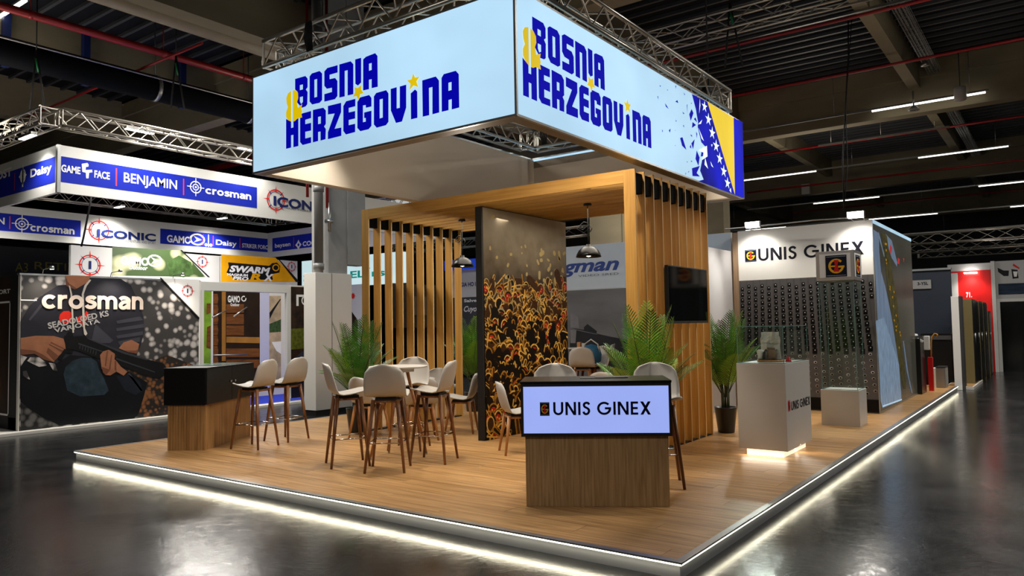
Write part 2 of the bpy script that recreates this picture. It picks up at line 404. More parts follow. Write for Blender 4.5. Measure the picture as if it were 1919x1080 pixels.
litscreen = mat('backlit_counter', RGB(140, 150, 200), .4, emit=.95, ecol=(.30, .39, .86, 1), scale=(2, 2, 2), var=.04)
ink = mat('ink_black', RGB(20, 20, 30), .5, var=0)
MATS['pale_line'] = mat('pale_ink', RGB(150, 160, 170), .5, var=0)
gold = mat('gold_ink', RGB(236, 178, 40), .5, var=0)
redink = mat('red_ink', RGB(205, 36, 30), .5, var=0)
navyink = mat('navy_ink', RGB(18, 32, 92), .5, var=0)
bluep = mat('blue_print', RGB(20, 38, 160), .7, var=.03, spec=.15)
whitep = mat('white_print', RGB(238, 237, 234), .7, var=0, spec=.15)
badge = mat('badge_ink', RGB(14, 18, 38), .4, var=0)

# ------------------------------------------------------------------ setting: floor and roof
m = bpy.data.materials.new('hall_floor'); m.use_nodes = True; nt = m.node_tree; b = nt.nodes['Principled BSDF']
N = nt.nodes.new; L = nt.links.new
tc = N('ShaderNodeTexCoord')
n1 = N('ShaderNodeTexNoise'); n1.inputs['Scale'].default_value = .9; n1.inputs['Detail'].default_value = 6; n1.inputs['Distortion'].default_value = 1.5
mp = N('ShaderNodeMapping'); mp.inputs['Scale'].default_value = (9, 3, 1); mp.inputs['Rotation'].default_value = (0, 0, .9)
n2 = N('ShaderNodeTexNoise'); n2.inputs['Scale'].default_value = 3; n2.inputs['Detail'].default_value = 9; n2.inputs['Roughness'].default_value = .7; n2.inputs['Distortion'].default_value = 2
v = N('ShaderNodeTexVoronoi'); v.feature = 'DISTANCE_TO_EDGE'; v.inputs['Scale'].default_value = .45
L(tc.outputs['Object'], n1.inputs['Vector']); L(tc.outputs['Object'], mp.inputs[0]); L(mp.outputs[0], n2.inputs['Vector'])
cr = N('ShaderNodeValToRGB'); cr.color_ramp.elements[0].position = .35; cr.color_ramp.elements[1].position = .8
cr.color_ramp.elements[0].color = RGB(20, 21, 23); cr.color_ramp.elements[1].color = RGB(60, 60, 61)
mx = N('ShaderNodeMath'); mx.operation = 'MULTIPLY_ADD'; mx.inputs[1].default_value = .5; L(n2.outputs['Fac'], mx.inputs[0])
h = N('ShaderNodeMath'); h.operation = 'MULTIPLY'; h.inputs[1].default_value = .5; L(n1.outputs['Fac'], h.inputs[0]); L(h.outputs[0], mx.inputs[2])
L(mx.outputs[0], cr.inputs[0]); L(cr.outputs[0], b.inputs['Base Color'])
rr = N('ShaderNodeMapRange'); rr.inputs[1].default_value = .3; rr.inputs[2].default_value = .7; rr.inputs[3].default_value = .12; rr.inputs[4].default_value = .25
L(mx.outputs[0], rr.inputs[0]); L(rr.outputs[0], b.inputs['Roughness'])
n3 = N('ShaderNodeTexNoise'); n3.inputs['Scale'].default_value = 7; n3.inputs['Detail'].default_value = 5; n3.inputs['Roughness'].default_value = .6; n3.inputs['Distortion'].default_value = 3.0; L(tc.outputs['Object'], n3.inputs['Vector'])
bp = N('ShaderNodeBump'); bp.inputs['Strength'].default_value = .12; bp.inputs['Distance'].default_value = .01; L(n3.outputs['Fac'], bp.inputs['Height']); L(bp.outputs[0], b.inputs['Normal'])
hallfloor = m
q = MB().box((-45, -14, -.1), (22, 48, 0), hallfloor).build('floor'); struct(q)
# expansion joints of the hall floor
j = MB()
for y in (-2.9, 8, 19): j.box((1.0, y, 0), (22, y+.012, .0012), darkgrey)
for x in (-10.4, 2.9): j.box((x, -14, 0), (x+.012, 40, .0012), darkgrey)
j.build('expansion_joint', q)

DZ = 8.35
ceil = struct(MB().box((-45, -14, DZ), (22, 48, DZ+.2), deckm).build('ceiling'))
rb = MB()
y = -13
while y < 44:
    rb.box((-40, y, DZ-.07), (14, y+.07, DZ), ribm); y += .42
o = rb.build('deck_rib', ceil); o['kind'] = 'stuff'
for y in (-4.6, 6.6, 17.75, 28.9, 40):
    b_ = MB(); b_.box((-45, y-.2, 7.0), (22, y+.2, 7.9), concrete); b_.box((-45, y-.28, 7.9), (22, y+.28, DZ), concrete)
    b_.build('ceiling_beam', ceil)
for x in (-20.2, -15.5, -10.6, -5.75, -.95, 3.9, 8.7):
    ys = (-4.4, 6.4, 17.55, 28.7, 40) 
    for a, b2 in zip(ys[:-1], ys[1:]):
        if x < -9: MB().box((x-.2, a, 7.3), (x+.2, b2, DZ), concrete).build('cross_beam', ceil)
        else: MB().box((x-.13, a, 7.65), (x+.13, b2, DZ), concrete).build('cross_beam', ceil)
wl = struct(MB().box((-45, 47.5, 0), (22, 48, DZ), darkgrey).build('wall_back'))
wl = struct(MB().box((-45.5, -14, 0), (-45, 48, DZ), darkgrey).build('wall_left'))
wl = struct(MB().box((22, 6, 0), (22.4, 48, DZ), darkgrey).build('wall_right'))

# pipes, ducts, trays
def pipe(name, pts, r, m_, label, cat='pipe', clamps=(), n=12, cm=None):
    o = MB().tube(pts, r, m_, n).build(name); tag(o, label, cat)
    if clamps:
        for p in clamps: 
            d = (Vector(pts[1])-Vector(pts[0])).normalized()*.04; p = Vector(p)
            MB().tube([p-d, p+d], r*1.06, cm or alu, n).build('clamp', o)
            MB().tube([p, (p.x, p.y, DZ)], .012, cm or alu, 5).build('hanger_rod', o)
    return o
pipe('sprinkler_pipe', [(-12.92, -12, 7.4), (-12.92, 16, 7.4)], .075, redpipe, 'thick red sprinkler main running above the left aisle', clamps=[(-12.92, 1.2, 7.4), (-12.92, 3.7, 7.4), (-12.92, 5.6, 7.4)], cm=redpipe)
pipe('ventilation_duct', [(-13.62, -12, 6.85), (-13.62, 16, 6.85)], .27, mat('duct_navy', RGB(6, 9, 15), .8, spec=.1), 'dark blue round fabric duct along the left ceiling', 'duct', clamps=[(-13.62, 3.9, 6.85), (-13.62, 6.2, 6.85)], n=24)
pipe('ventilation_duct', [(-11.2, -12, 7.55), (-11.2, 15, 7.55)], .26, mat('duct_beige', RGB(150, 138, 112), .5), 'beige round sheet metal duct under the ceiling, upper left', 'duct', n=24)
for x in (-13.3, -13.94):
    o = MB().tube([(x, -12, 6.98), (x, 16, 6.98)], .02, alu, 6).build('guide_rail'); tag(o, 'thin steel rail on the %s side of the dark round duct' % ('right' if x > -13.6 else 'left'), 'rail')
pipe('sprinkler_pipe', [(-20, 3.6, 7.2), (-11.3, 3.6, 7.2)], .025, redpipe, 'thin red pipe crossing below the dark duct, upper left')
pipe('sprinkler_pipe', [(-20, 8.6, 6.6), (-8, 8.6, 6.6)], .09, redpipe, 'thick red pipe crossing behind the left truss corner')
for i, (y, z, lab) in enumerate([(11.1, 7.5, 'thin red pipe nearest above the flag end of the sign'), (14.6, 7.5, 'thin red pipe in front of the big concrete beam on the right'), (22.0, 7.5, 'thin red pipe behind the big concrete beam on the right'),
                       (26.5, 7.0, 'red pipe just in front of the second concrete beam on the right'), (33, 6.9, 'farthest red pipe under the right ceiling')]):
    pipe('sprinkler_pipe', [(-8.5, y, z), (14, y, z)], .035, redpipe, lab)
for k, yy in enumerate((1.55, 3.1, 5.35)):
    o = MB().box((-15.25, yy, 7.05), (-15.1, yy+.13, 8.3), mat('blue_paint', RGB(16, 34, 92), .5)).build('blue_hanger'); tag(o, ['nearest', 'middle', 'farthest'][k]+' of the three blue steel hangers above the dark duct', 'hanger')
def tray(x, y0, y1, z, lab):
    t_ = MB()
    for dx in (-.14, -.07, 0, .07, .14): t_.box((x+dx-.004, y0, z-.004), (x+dx+.004, y1, z+.004), alu)
    for sx in (-.15, .15): t_.box((x+sx-.004, y0, z+.05), (x+sx+.004, y1, z+.058), alu)
    yy = y0
    while yy < y1: t_.box((x-.15, yy, z-.006), (x+.15, yy+.008, z+.002), alu); yy += .1
    for dx in (-.09, -.03, .05, .1): t_.tube([(x+dx, y0, z+.02), (x+dx, y1, z+.02)], .017, mat('grey_cable', RGB(120, 118, 112), .6), 5)
    o = t_.build('cable_tray'); tag(o, lab, 'cable tray')
tray(-.45, 7, 17.3, 7.9, 'wire mesh cable tray with grey cables beside the near ceiling joist')
tray(-.45, 18.2, 28.5, 7.7, 'wire mesh cable tray with cables beyond the big concrete beam')
# hall light lines
def lightline(y, z, segs, x0, x1, lab, ext=''):
    t_ = thing('light_line', lab, 'ceiling light', (0, y, z))
    MB().box((x0, -.03, .0), (x1, .03, .05), alu).build('rail', t_)
    for a, b2 in segs: MB().box((a, -.035, -.035), (b2, .035, .0), tubem).build('lamp_tube', t_)
    for a in (x0+.4, (x0+x1)/2, x1-.4): MB().tube([(a, 0, .05), (a, 0, DZ-z+.001)], .008, alu, 5).build('hanger_rod', t_)
lightline(17.3, 7.2, [(-1.95, .63)], -6.5, .7, 'long light tube on a rail in front of the big concrete beam')
lightline(25.2, 7.3, [(-1.95, .7), (-8.2, -5.4)], -9, .75, 'second light line, with two lit tubes behind the big beam')
lightline(29.4, 6.7, [(-.5, 2.4), (-6.6, -4.0)], -9.5, 6, 'third light line, below the second concrete beam')
lightline(33.5, 6.3, [(.3, 3.2), (-5.2, -2.4), (-11, -9)], -12, 6, 'fourth light line above the white exhibition wall')
lightline(37, 5.8, [(-.6, 2.2), (-7, -4)], -12, 6, 'fifth light line, far back on the right')
lightline(41, 5.6, [(-1.2, 2.2)], -12, 6, 'farthest light line near the end of the hall')
p = onp(20, 17, 'z', 8.1); q_ = onp(52, 0, 'z', 8.1)
lightline(p.y, 8.1, [(p.x-1.2, q_.x)], p.x-2, q_.x+.5, 'ceiling light strip at the top left corner behind the red main')
lightline(9.2, 6.7, [(-12.6, -11.0)], -14, -9.8, 'light strip beside the thick red pipe left of the big sign')
lightline(11.2, 7.6, [], -6, 4, 'unlit pale light rail right of the big sign')
lightline(21.6, 7.4, [], -4.4, -.6, 'unlit grey cable rail hanging behind the big beam')
# small ceiling fittings on the right
p = onp(1800, 168, 'y', 17.1)
o = MB().lathe([(0, 0), (.12, 0), (.14, .03), (.14, .3), (.12, .33), (0, .33)], offwhite).build('ceiling_speaker', at=(p.x, 17.05, p.z-.28)); tag(o, 'white cylindrical loudspeaker hanging under the light tube', 'speaker')
MB().tube([(0, 0, .33), (0, 0, DZ-o.location.z)], .01, rubber, 5).build('cable', o)
p = onp(1713, 207, 'y', 17.1)
o = MB().lathe([(0, .12), (.05, .12), (.14, .03), (.14, 0), (.09, 0)], offwhite).build('ceiling_sensor', at=(p.x, 17.1, p.z)); tag(o, 'round white detector under the light tube on the big beam', 'sensor')
MB().tube([(0, 0, .12), (0, 0, .5)], .02, alu, 6).build('bracket', o)
p = onp(1511, 356, 'y', 28.3)
o = MB().bbox((-.17, -.1, -.2), (.17, .1, .25), offwhite, .03).build('wireless_box', at=(p.x, 28.3, p.z)); tag(o, 'small white box hanging in front of the second beam', 'box')
p = onp(1736, 128, 'y', 16.4)
o = MB().lathe([(0, .1), (.07, .1), (.09, .04), (.09, 0), (0, 0)], alu).build('smoke_detector', at=(p.x, 16.2, p.z)); tag(o, 'small grey smoke detector on the red pipe', 'detector')
MB().tube([(0, 0, .1), (0, 0, 8-p.z)], .012, redpipe, 6).build('drop_pipe', o)

# ------------------------------------------------------------------ trusses
def truss(root, name, a, b, s=.3, seg=.27, rc=.025, rb_=.0105):
    a = Vector(a); b = Vector(b); d = (b-a); ln = d.length; d.normalize(); sd = Vector((-d.y, d.x, 0)).normalized(); up = Vector((0, 0, 1))
    C = [(-1, -1), (1, -1), (1, 1), (-1, 1)]; P = lambda t, c: a + d*t + sd*(c[0]*s/2) + up*(c[1]*s/2)
    for c in C: MB().tube([P(0, c), P(ln, c)], rc, trussm, 8).build('chord', root)
    lt = MB(); n = max(2, round(ln/seg)); st = ln/n
    for k in range(4):
        c1, c2 = C[k], C[(k+1) % 4]
        for i in range(n):
            p, q_ = (c1, c2) if i % 2 else (c2, c1)
            lt.tube([P(i*st, p), P((i+1)*st, q_)], rb_, trussm, 5, False)
        for t_ in (0, ln): lt.tube([P(t_, c1), P(t_, c2)], rb_*1.6, trussm, 6, False)
    o = lt.build('lattice', root); o['kind'] = 'stuff'
def truss_ring(name, lab, x0, x1, y0, y1, z, s=.3):
    t_ = thing(name, lab, 'truss')
    truss(t_, '', (x0, y0, z), (x1, y0, z), s); truss(t_, '', (x0, y1, z), (x1, y1, z), s)
    truss(t_, '', (x0, y0+s/2, z), (x0, y1-s/2, z), s); truss(t_, '', (x1, y0+s/2, z), (x1, y1-s/2, z), s)
    return t_
HX, HY, HL, HD, HZ, HT, TH = -1.719, .718, 3.774, 5.66, 3.40, 4.54, .15
tr = truss_ring('truss_square', 'silver lattice truss square carrying the big lit sign', HX-HL+.14, HX-.2, HY+.2, HY+HD-.16, 4.79)
for x, y in ((HX-HL+1.0, HY+.2), (HX-.2, HY+1.2), (HX-HL+.6, HY+HD-.3), (HX-.3, HY+HD-.5)):
    o = MB().tube([(x, y, 4.94), (x, y, 7.9)], .012, rubber, 6).build('chain'); 
    tag(o, 'black lifting chain above the %s of the big lit sign' % {(HX-HL+1.0): 'front left', (HX-.2): 'front right corner', (HX-HL+.6): 'back left corner', (HX-.3): 'back right corner'}[x], 'chain')
    hk = MB()
    for k in range(5): hk.tube([(x-.06+.02*k, y-.17, 4.95), (x-.07+.03*k, y-.19, 4.78), (x-.04+.02*k, y-.17, 4.62)], .011, rubber, 5)
    hk.tube([(x, y-.12, 4.97), (x, y+.12, 4.97)], .03, rubber, 6)
    hk.build('sling', o)
# ------------------------------------------------------------------ the big lit sign
sign = thing('hanging_sign', 'huge backlit pale blue box sign hung over the stand, lettered BOSNIA & HERZEGOVINA', 'sign', (HX-HL/2, HY+HD/2, HZ))
X0, X1, Y0, Y1 = HX-HL, HX, HY, HY+HD
def W(mb, name, parent): o = mb.build(name); return world_child(o, parent)
e = .02
for nm, lo, hi in [('lit_panel', (X0+e, Y0, HZ+e), (X1-e, Y0+.01, HT-e)), ('lit_panel', (X1-.01, Y0+e, HZ+e), (X1, Y1-e, HT-e)),
                   ('lit_panel', (X0, Y0+e, HZ+e), (X0+.01, Y1-e, HT-e)), ('lit_panel', (X0+e, Y1-.01, HZ+e), (X1-e, Y1, HT-e))]:
    W(MB().box(lo, hi, litp), nm, sign)
fr = MB(); 
for z0, z1 in ((HZ, HZ+e), (HT-e, HT)):
    fr.box((X0, Y0, z0), (X1, Y0+.03, z1), alu); fr.box((X0, Y1-.03, z0), (X1, Y1, z1), alu); fr.box((X0, Y0+.03, z0), (X0+.03, Y1-.03, z1), alu); fr.box((X1-.03, Y0+.03, z0), (X1, Y1-.03, z1), alu)
for x in (X0, X1-e):
    for y in (Y0, Y1-e): fr.box((x-.001, y-.001, HZ), (x+e+.001, y+e+.001, HT), alu)
W(fr, 'frame', sign)
rm = MB(); z0 = HZ+.001; z1 = HZ+.02
rm.box((X0+.03, Y0+.03, z0), (X1-.03, Y0+TH, z1), rimm); rm.box((X0+.03, Y1-TH, z0), (X1-.03, Y1-.03, z1), rimm); rm.box((X0+.03, Y0+TH, z0), (X0+TH, Y1-TH, z1), beige); rm.box((X1-TH, Y0+TH, z0), (X1-.03, Y1-TH, z1), rimm)
W(rm, 'bottom_rim', sign)
W(MB().box((X0+TH-.01, Y0+TH, HZ+.02), (X0+TH, Y1-TH, 4.47), beige), 'inner_fabric', sign)
W(MB().box((X0+TH, Y1-TH, HZ+.02), (X1-TH, Y1-TH+.01, 4.33), beige), 'inner_fabric', sign)
W(MB().box((X0+TH, Y1-TH, 4.33), (X1-TH, Y1-TH+.012, 4.45), rimm), 'inner_rail', sign)
W(MB().box((X1-TH, Y0+TH, HZ+.02), (X1-TH+.01, Y1-TH, 4.45), beige), 'inner_fabric', sign)
W(MB().box((X0+TH, Y0+TH-.01, HZ+.02), (X1-TH, Y0+TH, 4.45), beige), 'inner_fabric', sign)
PF = Plane('y', HY, -1); PR = Plane('x', HX, 1)
ZL = (5.331, 520, 90)
LOGO = {
 'letter': [
 [[(180,310),(283,280),(305,306),(305,392),(288,415),(305,440),(302,562),(286,584),(248,598),(200,545),(205,440),(180,415)],[(228,372),(258,364),(258,414),(228,422)],[(228,492),(258,484),(258,540),(240,560),(228,535)]],
 [[(347,255),(425,230),(450,255),(450,520),(425,548),(350,565),(325,535),(325,285)],[(373,318),(400,310),(400,488),(373,496)]],
 [[(502,200),(605,172),(605,245),(525,268),(525,312),(580,300),(603,330),(603,480),(578,512),(472,537),(472,462),(548,440),(548,398),(497,408),(472,378),(472,235)]],
 [[(622,165),(735,133),(762,162),(762,462),(705,475),(705,222),(676,230),(676,484),(622,496)]],
 [[(780,115),(840,98),(840,345),(808,376),(782,358)]],
 [[(888,88),(980,52),(1003,80),(1006,388),(945,402),(945,312),(918,318),(918,412),(860,425),(860,115)],[(918,158),(945,150),(945,220),(918,228)]],
 [[(90,710),(140,735),(140,800),(163,794),(163,735),(213,700),(213,980),(163,992),(163,868),(140,873),(140,996),(90,1008)]],
 [[(248,655),(340,630),(340,700),(282,718),(282,762),(340,748),(340,825),(282,838),(282,905),(340,890),(340,948),(255,970),(230,940),(230,690)]],
 [[(358,620),(462,597),(487,625),(487,760),(470,785),(487,810),(484,912),(434,926),(434,835),(410,840),(410,930),(358,944)],[(410,690),(437,683),(437,755),(410,762)]],
 [[(508,580),(640,548),(640,640),(575,808),(642,795),(642,878),(508,912),(508,842),(575,655),(508,665)]],
 [[(690,533),(782,508),(782,582),(716,600),(716,645),(780,630),(780,705),(716,720),(716,772),(780,757),(780,840),(688,865),(662,830),(662,580)]],
 [[(828,495),(920,470),(943,500),(943,585),(888,598),(885,570),(858,575),(858,742),(886,736),(886,700),(870,700),(870,645),(943,627),(943,778),(915,812),(832,832),(802,800),(802,540)]],
 [[(990,450),(1090,422),(1113,455),(1113,738),(1088,772),(995,797),(967,765),(967,485)],[(1025,515),(1056,507),(1056,695),(1025,705)]],
 [[(1135,410),(1195,392),(1195,605),(1226,598),(1226,385),(1290,367),(1290,595),(1248,735),(1188,750),(1137,625)]],
 [[(1335,455),(1378,415),(1400,435),(1402,698),(1338,714)]],
 [[(1450,325),(1585,285),(1617,325),(1620,645),(1552,663),(1552,390),(1517,400),(1520,672),(1455,687)]],
 [[(1665,262),(1785,228),(1815,262),(1820,595),(1745,615),(1745,512),(1713,520),(1713,622),(1645,638),(1643,300)],[(1712,348),(1743,340),(1743,420),(1712,430)]]],
 'star': [
 [[(775,393),(808,402),(842,372),(843,418),(866,452),(832,462),(818,525),(795,480),(760,490),(782,440)]],
 [[(1362,255),(1380,297),(1425,288),(1393,335),(1412,392),(1366,375),(1325,422),(1335,360),(1300,325),(1345,315)]]],
 'ampersand': [
 [[(143,428),(110,455),(94,500),(97,555),(110,590),(92,640),(92,690),(110,722),(143,737)]],
 [[(160,423),(190,425),(210,450),(213,500),(200,545),(210,600),(252,560),(245,610),(252,635),(245,660),(252,695),(205,705),(180,730),(160,737)]]]}
for side in (0, 1):
    for kind, m_ in (('letter', litblue), ('star', lityel), ('ampersand', lityel)):
        groups_ = LOGO[kind] if kind != 'ampersand' else [None]
        for G in groups_:
            A = Art(PF if side == 0 else PR, .002)
            for loops in ([G] if G else LOGO['ampersand']):
                pts = [[PF.px(x/ZL[0]+ZL[1], y/ZL[0]+ZL[2]) for x, y in l] for l in loops]
                if side: pts = [[Vector((HX, HY + (p.x-X0) - .53, p.z)) for p in l] for l in pts]
                A.add(pts, m_, 2 if kind == 'ampersand' or kind == 'star' else 1)
            A.build(kind, sign)
ZF = (4.5, 1220, 140)
A = Art(PR, .002)
A.pix([[(345,165),(480,232),(708,1012),(400,898),(445,885),(415,810),(432,720),(478,690),(470,620),(425,570),(395,440),(398,400),(385,330),(372,240)]], litflag, 1, ZF)
A.pix([[(345,165),(390,185),(380,300)]], litblue, 2, ZF)
for s_ in [[(322,335),(342,290),(358,325),(335,390)],[(345,450),(350,400),(380,425)],[(362,375),(375,360),(390,405)],[(345,790),(412,770),(385,830),(412,860),(350,855)],[(245,535),(265,528),(298,635),(262,600)],[(340,580),(368,545),(355,630)],[(355,680),(370,620),(365,640)],[(375,710),(385,640),(410,700),(400,770)],[(420,690),(430,620),(445,640),(438,690)],
           [(118,240),(150,290),(125,270)],[(205,228),(222,215),(230,240)],[(150,470),(165,455),(160,490)],[(275,150),(288,170),(282,172)],[(205,95),(212,92),(210,120)],[(54,185),(60,180),(62,212)],[(72,90),(84,95),(78,104)],[(136,125),(144,130),(138,136)],[(265,312),(282,330),(272,332)],[(208,380),(216,392),(210,398)],[(270,430),(276,424),(280,448)],[(92,460),(100,475),(96,488)],
           [(330,505),(345,510),(346,528)],[(302,255),(307,250),(306,330)],[(318,812),(322,818),(312,830)],[(336,725),(348,730),(340,738)],[(300,735),(310,734),(306,742)],[(290,830),(296,828),(292,850)],[(326,610),(336,590),(340,625)],[(380,480),(390,500),(386,540)],[(340,235),(345,245),(336,246)],[(200,596),(208,597),(204,602)],[(202,468),(208,470),(205,474)]]:
    A.pix([s_], litblue, 2, ZF)
A.pix([[(475,228),(697,365),(708,1012)]], lityel, 2, ZF)
A.pix([[(697,362),(773,402),(786,1040),(708,1012)]], litflag, 2, ZF)
for x, y, r_ in [(450,270,40),(483,378,45),(515,492,45),(548,602,45),(578,708,44),(612,815,44),(644,915,42)]:
    st = [(x+px_*.62, y+py_*1.25+px_*.3) for px_, py_ in star(0, 0, r_, rot=-math.pi/2, q=.36)]
    A.pix([st], litwhite, 3, ZF)
for s_ in [[(395,420),(430,380),(420,415)],[(400,640),(470,600),(475,690),(430,720),(445,660)],[(455,700),(480,795),(450,760)],[(500,730),(525,785),(508,770)],[(505,590),(518,588),(512,610)],[(660,975),(672,955),(676,1000)],[(400,450),(445,560),(425,540)],[(410,200),(415,260),(405,330)]]:
    A.pix([s_], litwhite, 3, ZF)
A.build('flag_print', sign)

# ------------------------------------------------------------------ raised platform
PW, PD, PZ = 8.23, 14.99, .11
plat = thing('stage_platform', 'raised oak plank platform with glowing aluminium edge under the whole stand', 'platform')
skirt = mat('skirt_board', RGB(128, 130, 134), .35, var=.03)
MB().box((-PW+.03, .022, 0), (-.022, PD-.05, .092), skirt).build('skirt', plat)
ed = MB()
for lo, hi in [((-PW, 0, .099), (0, .055, .112)), ((-.055, .055, .099), (0, PD, .112)), ((-PW, .055, .099), (-PW+.055, PD, .112)), ((-PW, .005, .083), (-.005, .012, .088)), ((-.012, .03, .083), (-.005, PD, .088))]: ed.bbox(lo, hi, alu, .001)
ed.build('edge_profile', plat)
for lo, hi in [((-PW+.01, .006, .091), (-.012, .015, .098)), ((-.015, .03, .091), (-.006, PD-.02, .098))]: MB().box(lo, hi, ledm).build('led_strip', plat)
lamp('AREA', 'edge_glow', (-PW/2, .003, .082), 6, (1, .9, .66), (-PW/2, -.6, -.9), shape='RECTANGLE', size=PW, size_y=.02)
lamp('AREA', 'edge_glow', (-.003, PD/2, .082), 11, (1, .9, .66), (.6, PD/2, -.9), shape='RECTANGLE', size=.02, size_y=PD)
rest = MB(); cnt = 0; yy = .057; row = 0
while yy < PD-.06:
    h_ = min(.189, PD-.06-yy); xx = -PW+.057-((row*.77) % 2.0)
    while xx < -.057:
        a = max(xx, -PW+.057); b2 = min(xx+1.998, -.057)
        if b2-a > .03:
            if cnt < 296 and yy < 11.2:
                cx, cy = (a+b2)/2, yy+h_/2
                o = MB().box((a-cx, yy-cy, -.012), (b2-cx, yy+h_-.0015-cy, 0), oakfloor).build('plank', plat, at=(cx, cy, PZ+.0005*((row*7+cnt) % 2))); cnt += 1
            else: rest.box((a, yy, PZ-.012), (b2, yy+h_-.0015, PZ), oakfloor)
        xx += 2.0
    yy += .19; row += 1
o = rest.build('far_plank', plat); o['kind'] = 'stuff'

# ------------------------------------------------------------------ slatted pergola
RX0, RX1, RY, RZ, RW, RT, RS = -6.340, -1.852, 3.158, 3.354, .145, .019, .2315
edgem = wood('lightened_slat_edge', RGB(214, 176, 116), RGB(232, 198, 142), 'z', .45)  # pale raw edges, made lighter in colour for the light catching them
pg = thing('slatted_pergola', 'oak slatted pergola of ten portal ribs under the lit sign', 'pergola', ((RX0+RX1)/2, RY, PZ))
for i in range(10):
    y0 = RY+i*RS; y1 = y0+RT
    for x in (RX0, RX1-RW):
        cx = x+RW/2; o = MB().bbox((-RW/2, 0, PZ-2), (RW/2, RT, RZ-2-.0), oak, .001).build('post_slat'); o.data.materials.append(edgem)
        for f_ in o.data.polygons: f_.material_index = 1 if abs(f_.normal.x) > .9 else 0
        o.location = (cx, y0, 2)
        o.parent = pg; o.location = Vector((cx, y0, 2))-Vector(pg.location)
    o = MB().bbox((RX0+RW+.001, 0, -.15), (RX1-RW-.001, RT, 0), oakh, .002).build('beam_slat'); o.parent = pg; o.location = Vector((0, y0, RZ))-Vector(pg.location)
for i in range(9):
    y0 = RY+i*RS+RT; y1 = y0+RS-RT
    for x in (RX0+.03, RX1-.09):
        W(MB().box((x, y0, RZ-.26), (x+.06, y1, RZ-.03), mat('spacer_black', RGB(5, 5, 5), .8, var=0, spec=.1)), 'spacer_block', pg)
for x in (-5.1, -4.15, -2.6): W(MB().box((x, RY+RT, RZ-.03), (x+.06, RY+9*RS, RZ-.001), blackm), 'tie_bar', pg)
W(MB().box((RX1-RW+.02, RY+.02, PZ), (RX1-.02, RY+9*RS+RT, PZ+.015), blackm), 'floor_rail', pg)
W(MB().box((RX0+.02, RY+.02, PZ), (RX0+RW-.02, RY+9*RS+RT, PZ+.015), blackm), 'floor_rail', pg)

# mural wall
mw = thing('mural_wall', 'free-standing wall printed with a heap of golden cartridge parts, black end', 'exhibition wall', (-4.22, 4.3, PZ))
W(MB().box((-4.275, 3.28, PZ), (-4.172, 5.36, 3.19), blackm), 'wall_panel', mw)
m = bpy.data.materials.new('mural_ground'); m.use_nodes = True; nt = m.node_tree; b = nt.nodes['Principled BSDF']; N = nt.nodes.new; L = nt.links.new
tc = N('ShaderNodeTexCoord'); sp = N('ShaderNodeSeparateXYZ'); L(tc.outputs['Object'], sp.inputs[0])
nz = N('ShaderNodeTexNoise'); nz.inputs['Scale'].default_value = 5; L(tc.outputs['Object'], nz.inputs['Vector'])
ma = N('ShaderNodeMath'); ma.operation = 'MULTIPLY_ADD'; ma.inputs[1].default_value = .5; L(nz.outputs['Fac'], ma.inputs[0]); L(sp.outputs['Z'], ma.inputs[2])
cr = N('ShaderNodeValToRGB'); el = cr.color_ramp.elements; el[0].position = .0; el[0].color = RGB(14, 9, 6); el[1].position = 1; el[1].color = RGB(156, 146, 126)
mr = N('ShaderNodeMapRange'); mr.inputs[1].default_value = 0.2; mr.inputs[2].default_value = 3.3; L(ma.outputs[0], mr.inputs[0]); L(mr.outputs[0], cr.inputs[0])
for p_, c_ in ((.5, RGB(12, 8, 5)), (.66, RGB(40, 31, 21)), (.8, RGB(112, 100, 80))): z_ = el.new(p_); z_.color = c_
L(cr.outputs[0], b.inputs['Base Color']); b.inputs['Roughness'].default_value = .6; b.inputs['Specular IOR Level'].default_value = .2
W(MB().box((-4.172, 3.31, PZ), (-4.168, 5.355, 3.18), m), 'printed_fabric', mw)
# keep the gradient in the wall's own space: object origin sits at platform height
g1 = mat('gold_light', RGB(222, 178, 84), .4, var=.3, scale=(20, 20, 20)); g2 = mat('gold_mid', RGB(160, 112, 34), .4, var=.4, scale=(20, 20, 20)); g3 = mat('gold_dark', RGB(62, 36, 12), .4, var=.4, scale=(20, 20, 20)); g4 = mat('brown_black', RGB(18, 12, 8), .4, var=0); g5 = mat('cap_red', RGB(170, 34, 12), .4, var=.3); g6 = mat('pale_gold', RGB(176, 156, 104), .5, var=.1); g7 = mat('pale_cream', RGB(196, 184, 150), .5, var=0)
PM = Plane('x', -4.168, 1); A = Art(PM, .0006); O = Vector((-4.168, 3.31, PZ)); rnd = random.Random(3)
def capsule(cx, cy, l, w_, a, n=6):
    P = []
    for k in range(n+1): t_ = -math.pi/2+math.pi*k/n; P.append((l/2+w_/2*math.cos(t_), w_/2*math.sin(t_)))
    for k in range(n+1): t_ = math.pi/2+math.pi*k/n; P.append((-l/2+w_/2*math.cos(t_), w_/2*math.sin(t_)))
    return [(cx+x*math.cos(a)-y*math.sin(a), cy+x*math.sin(a)+y*math.cos(a)) for x, y in P]
def clampp(P): return [(min(max(x, .002), 2.04), min(max(y, .002), 3.06)) for x, y in P]
for i in range(90):
    x, y = rnd.uniform(.05, 2), 1.75+abs(rnd.gauss(0, .45)); q_ = rnd.uniform(.03, .07)
    if y < 3.0: A.uv(O, [clampp(capsule(x, y, q_*rnd.uniform(.1, 1.5), q_, rnd.uniform(0, 3)))], g6, 1)
rows_ = sorted([(rnd.random()**.9*2.15+rnd.gauss(0, .06), rnd.uniform(.03, 2.02)) for _ in range(1150)], reverse=True)
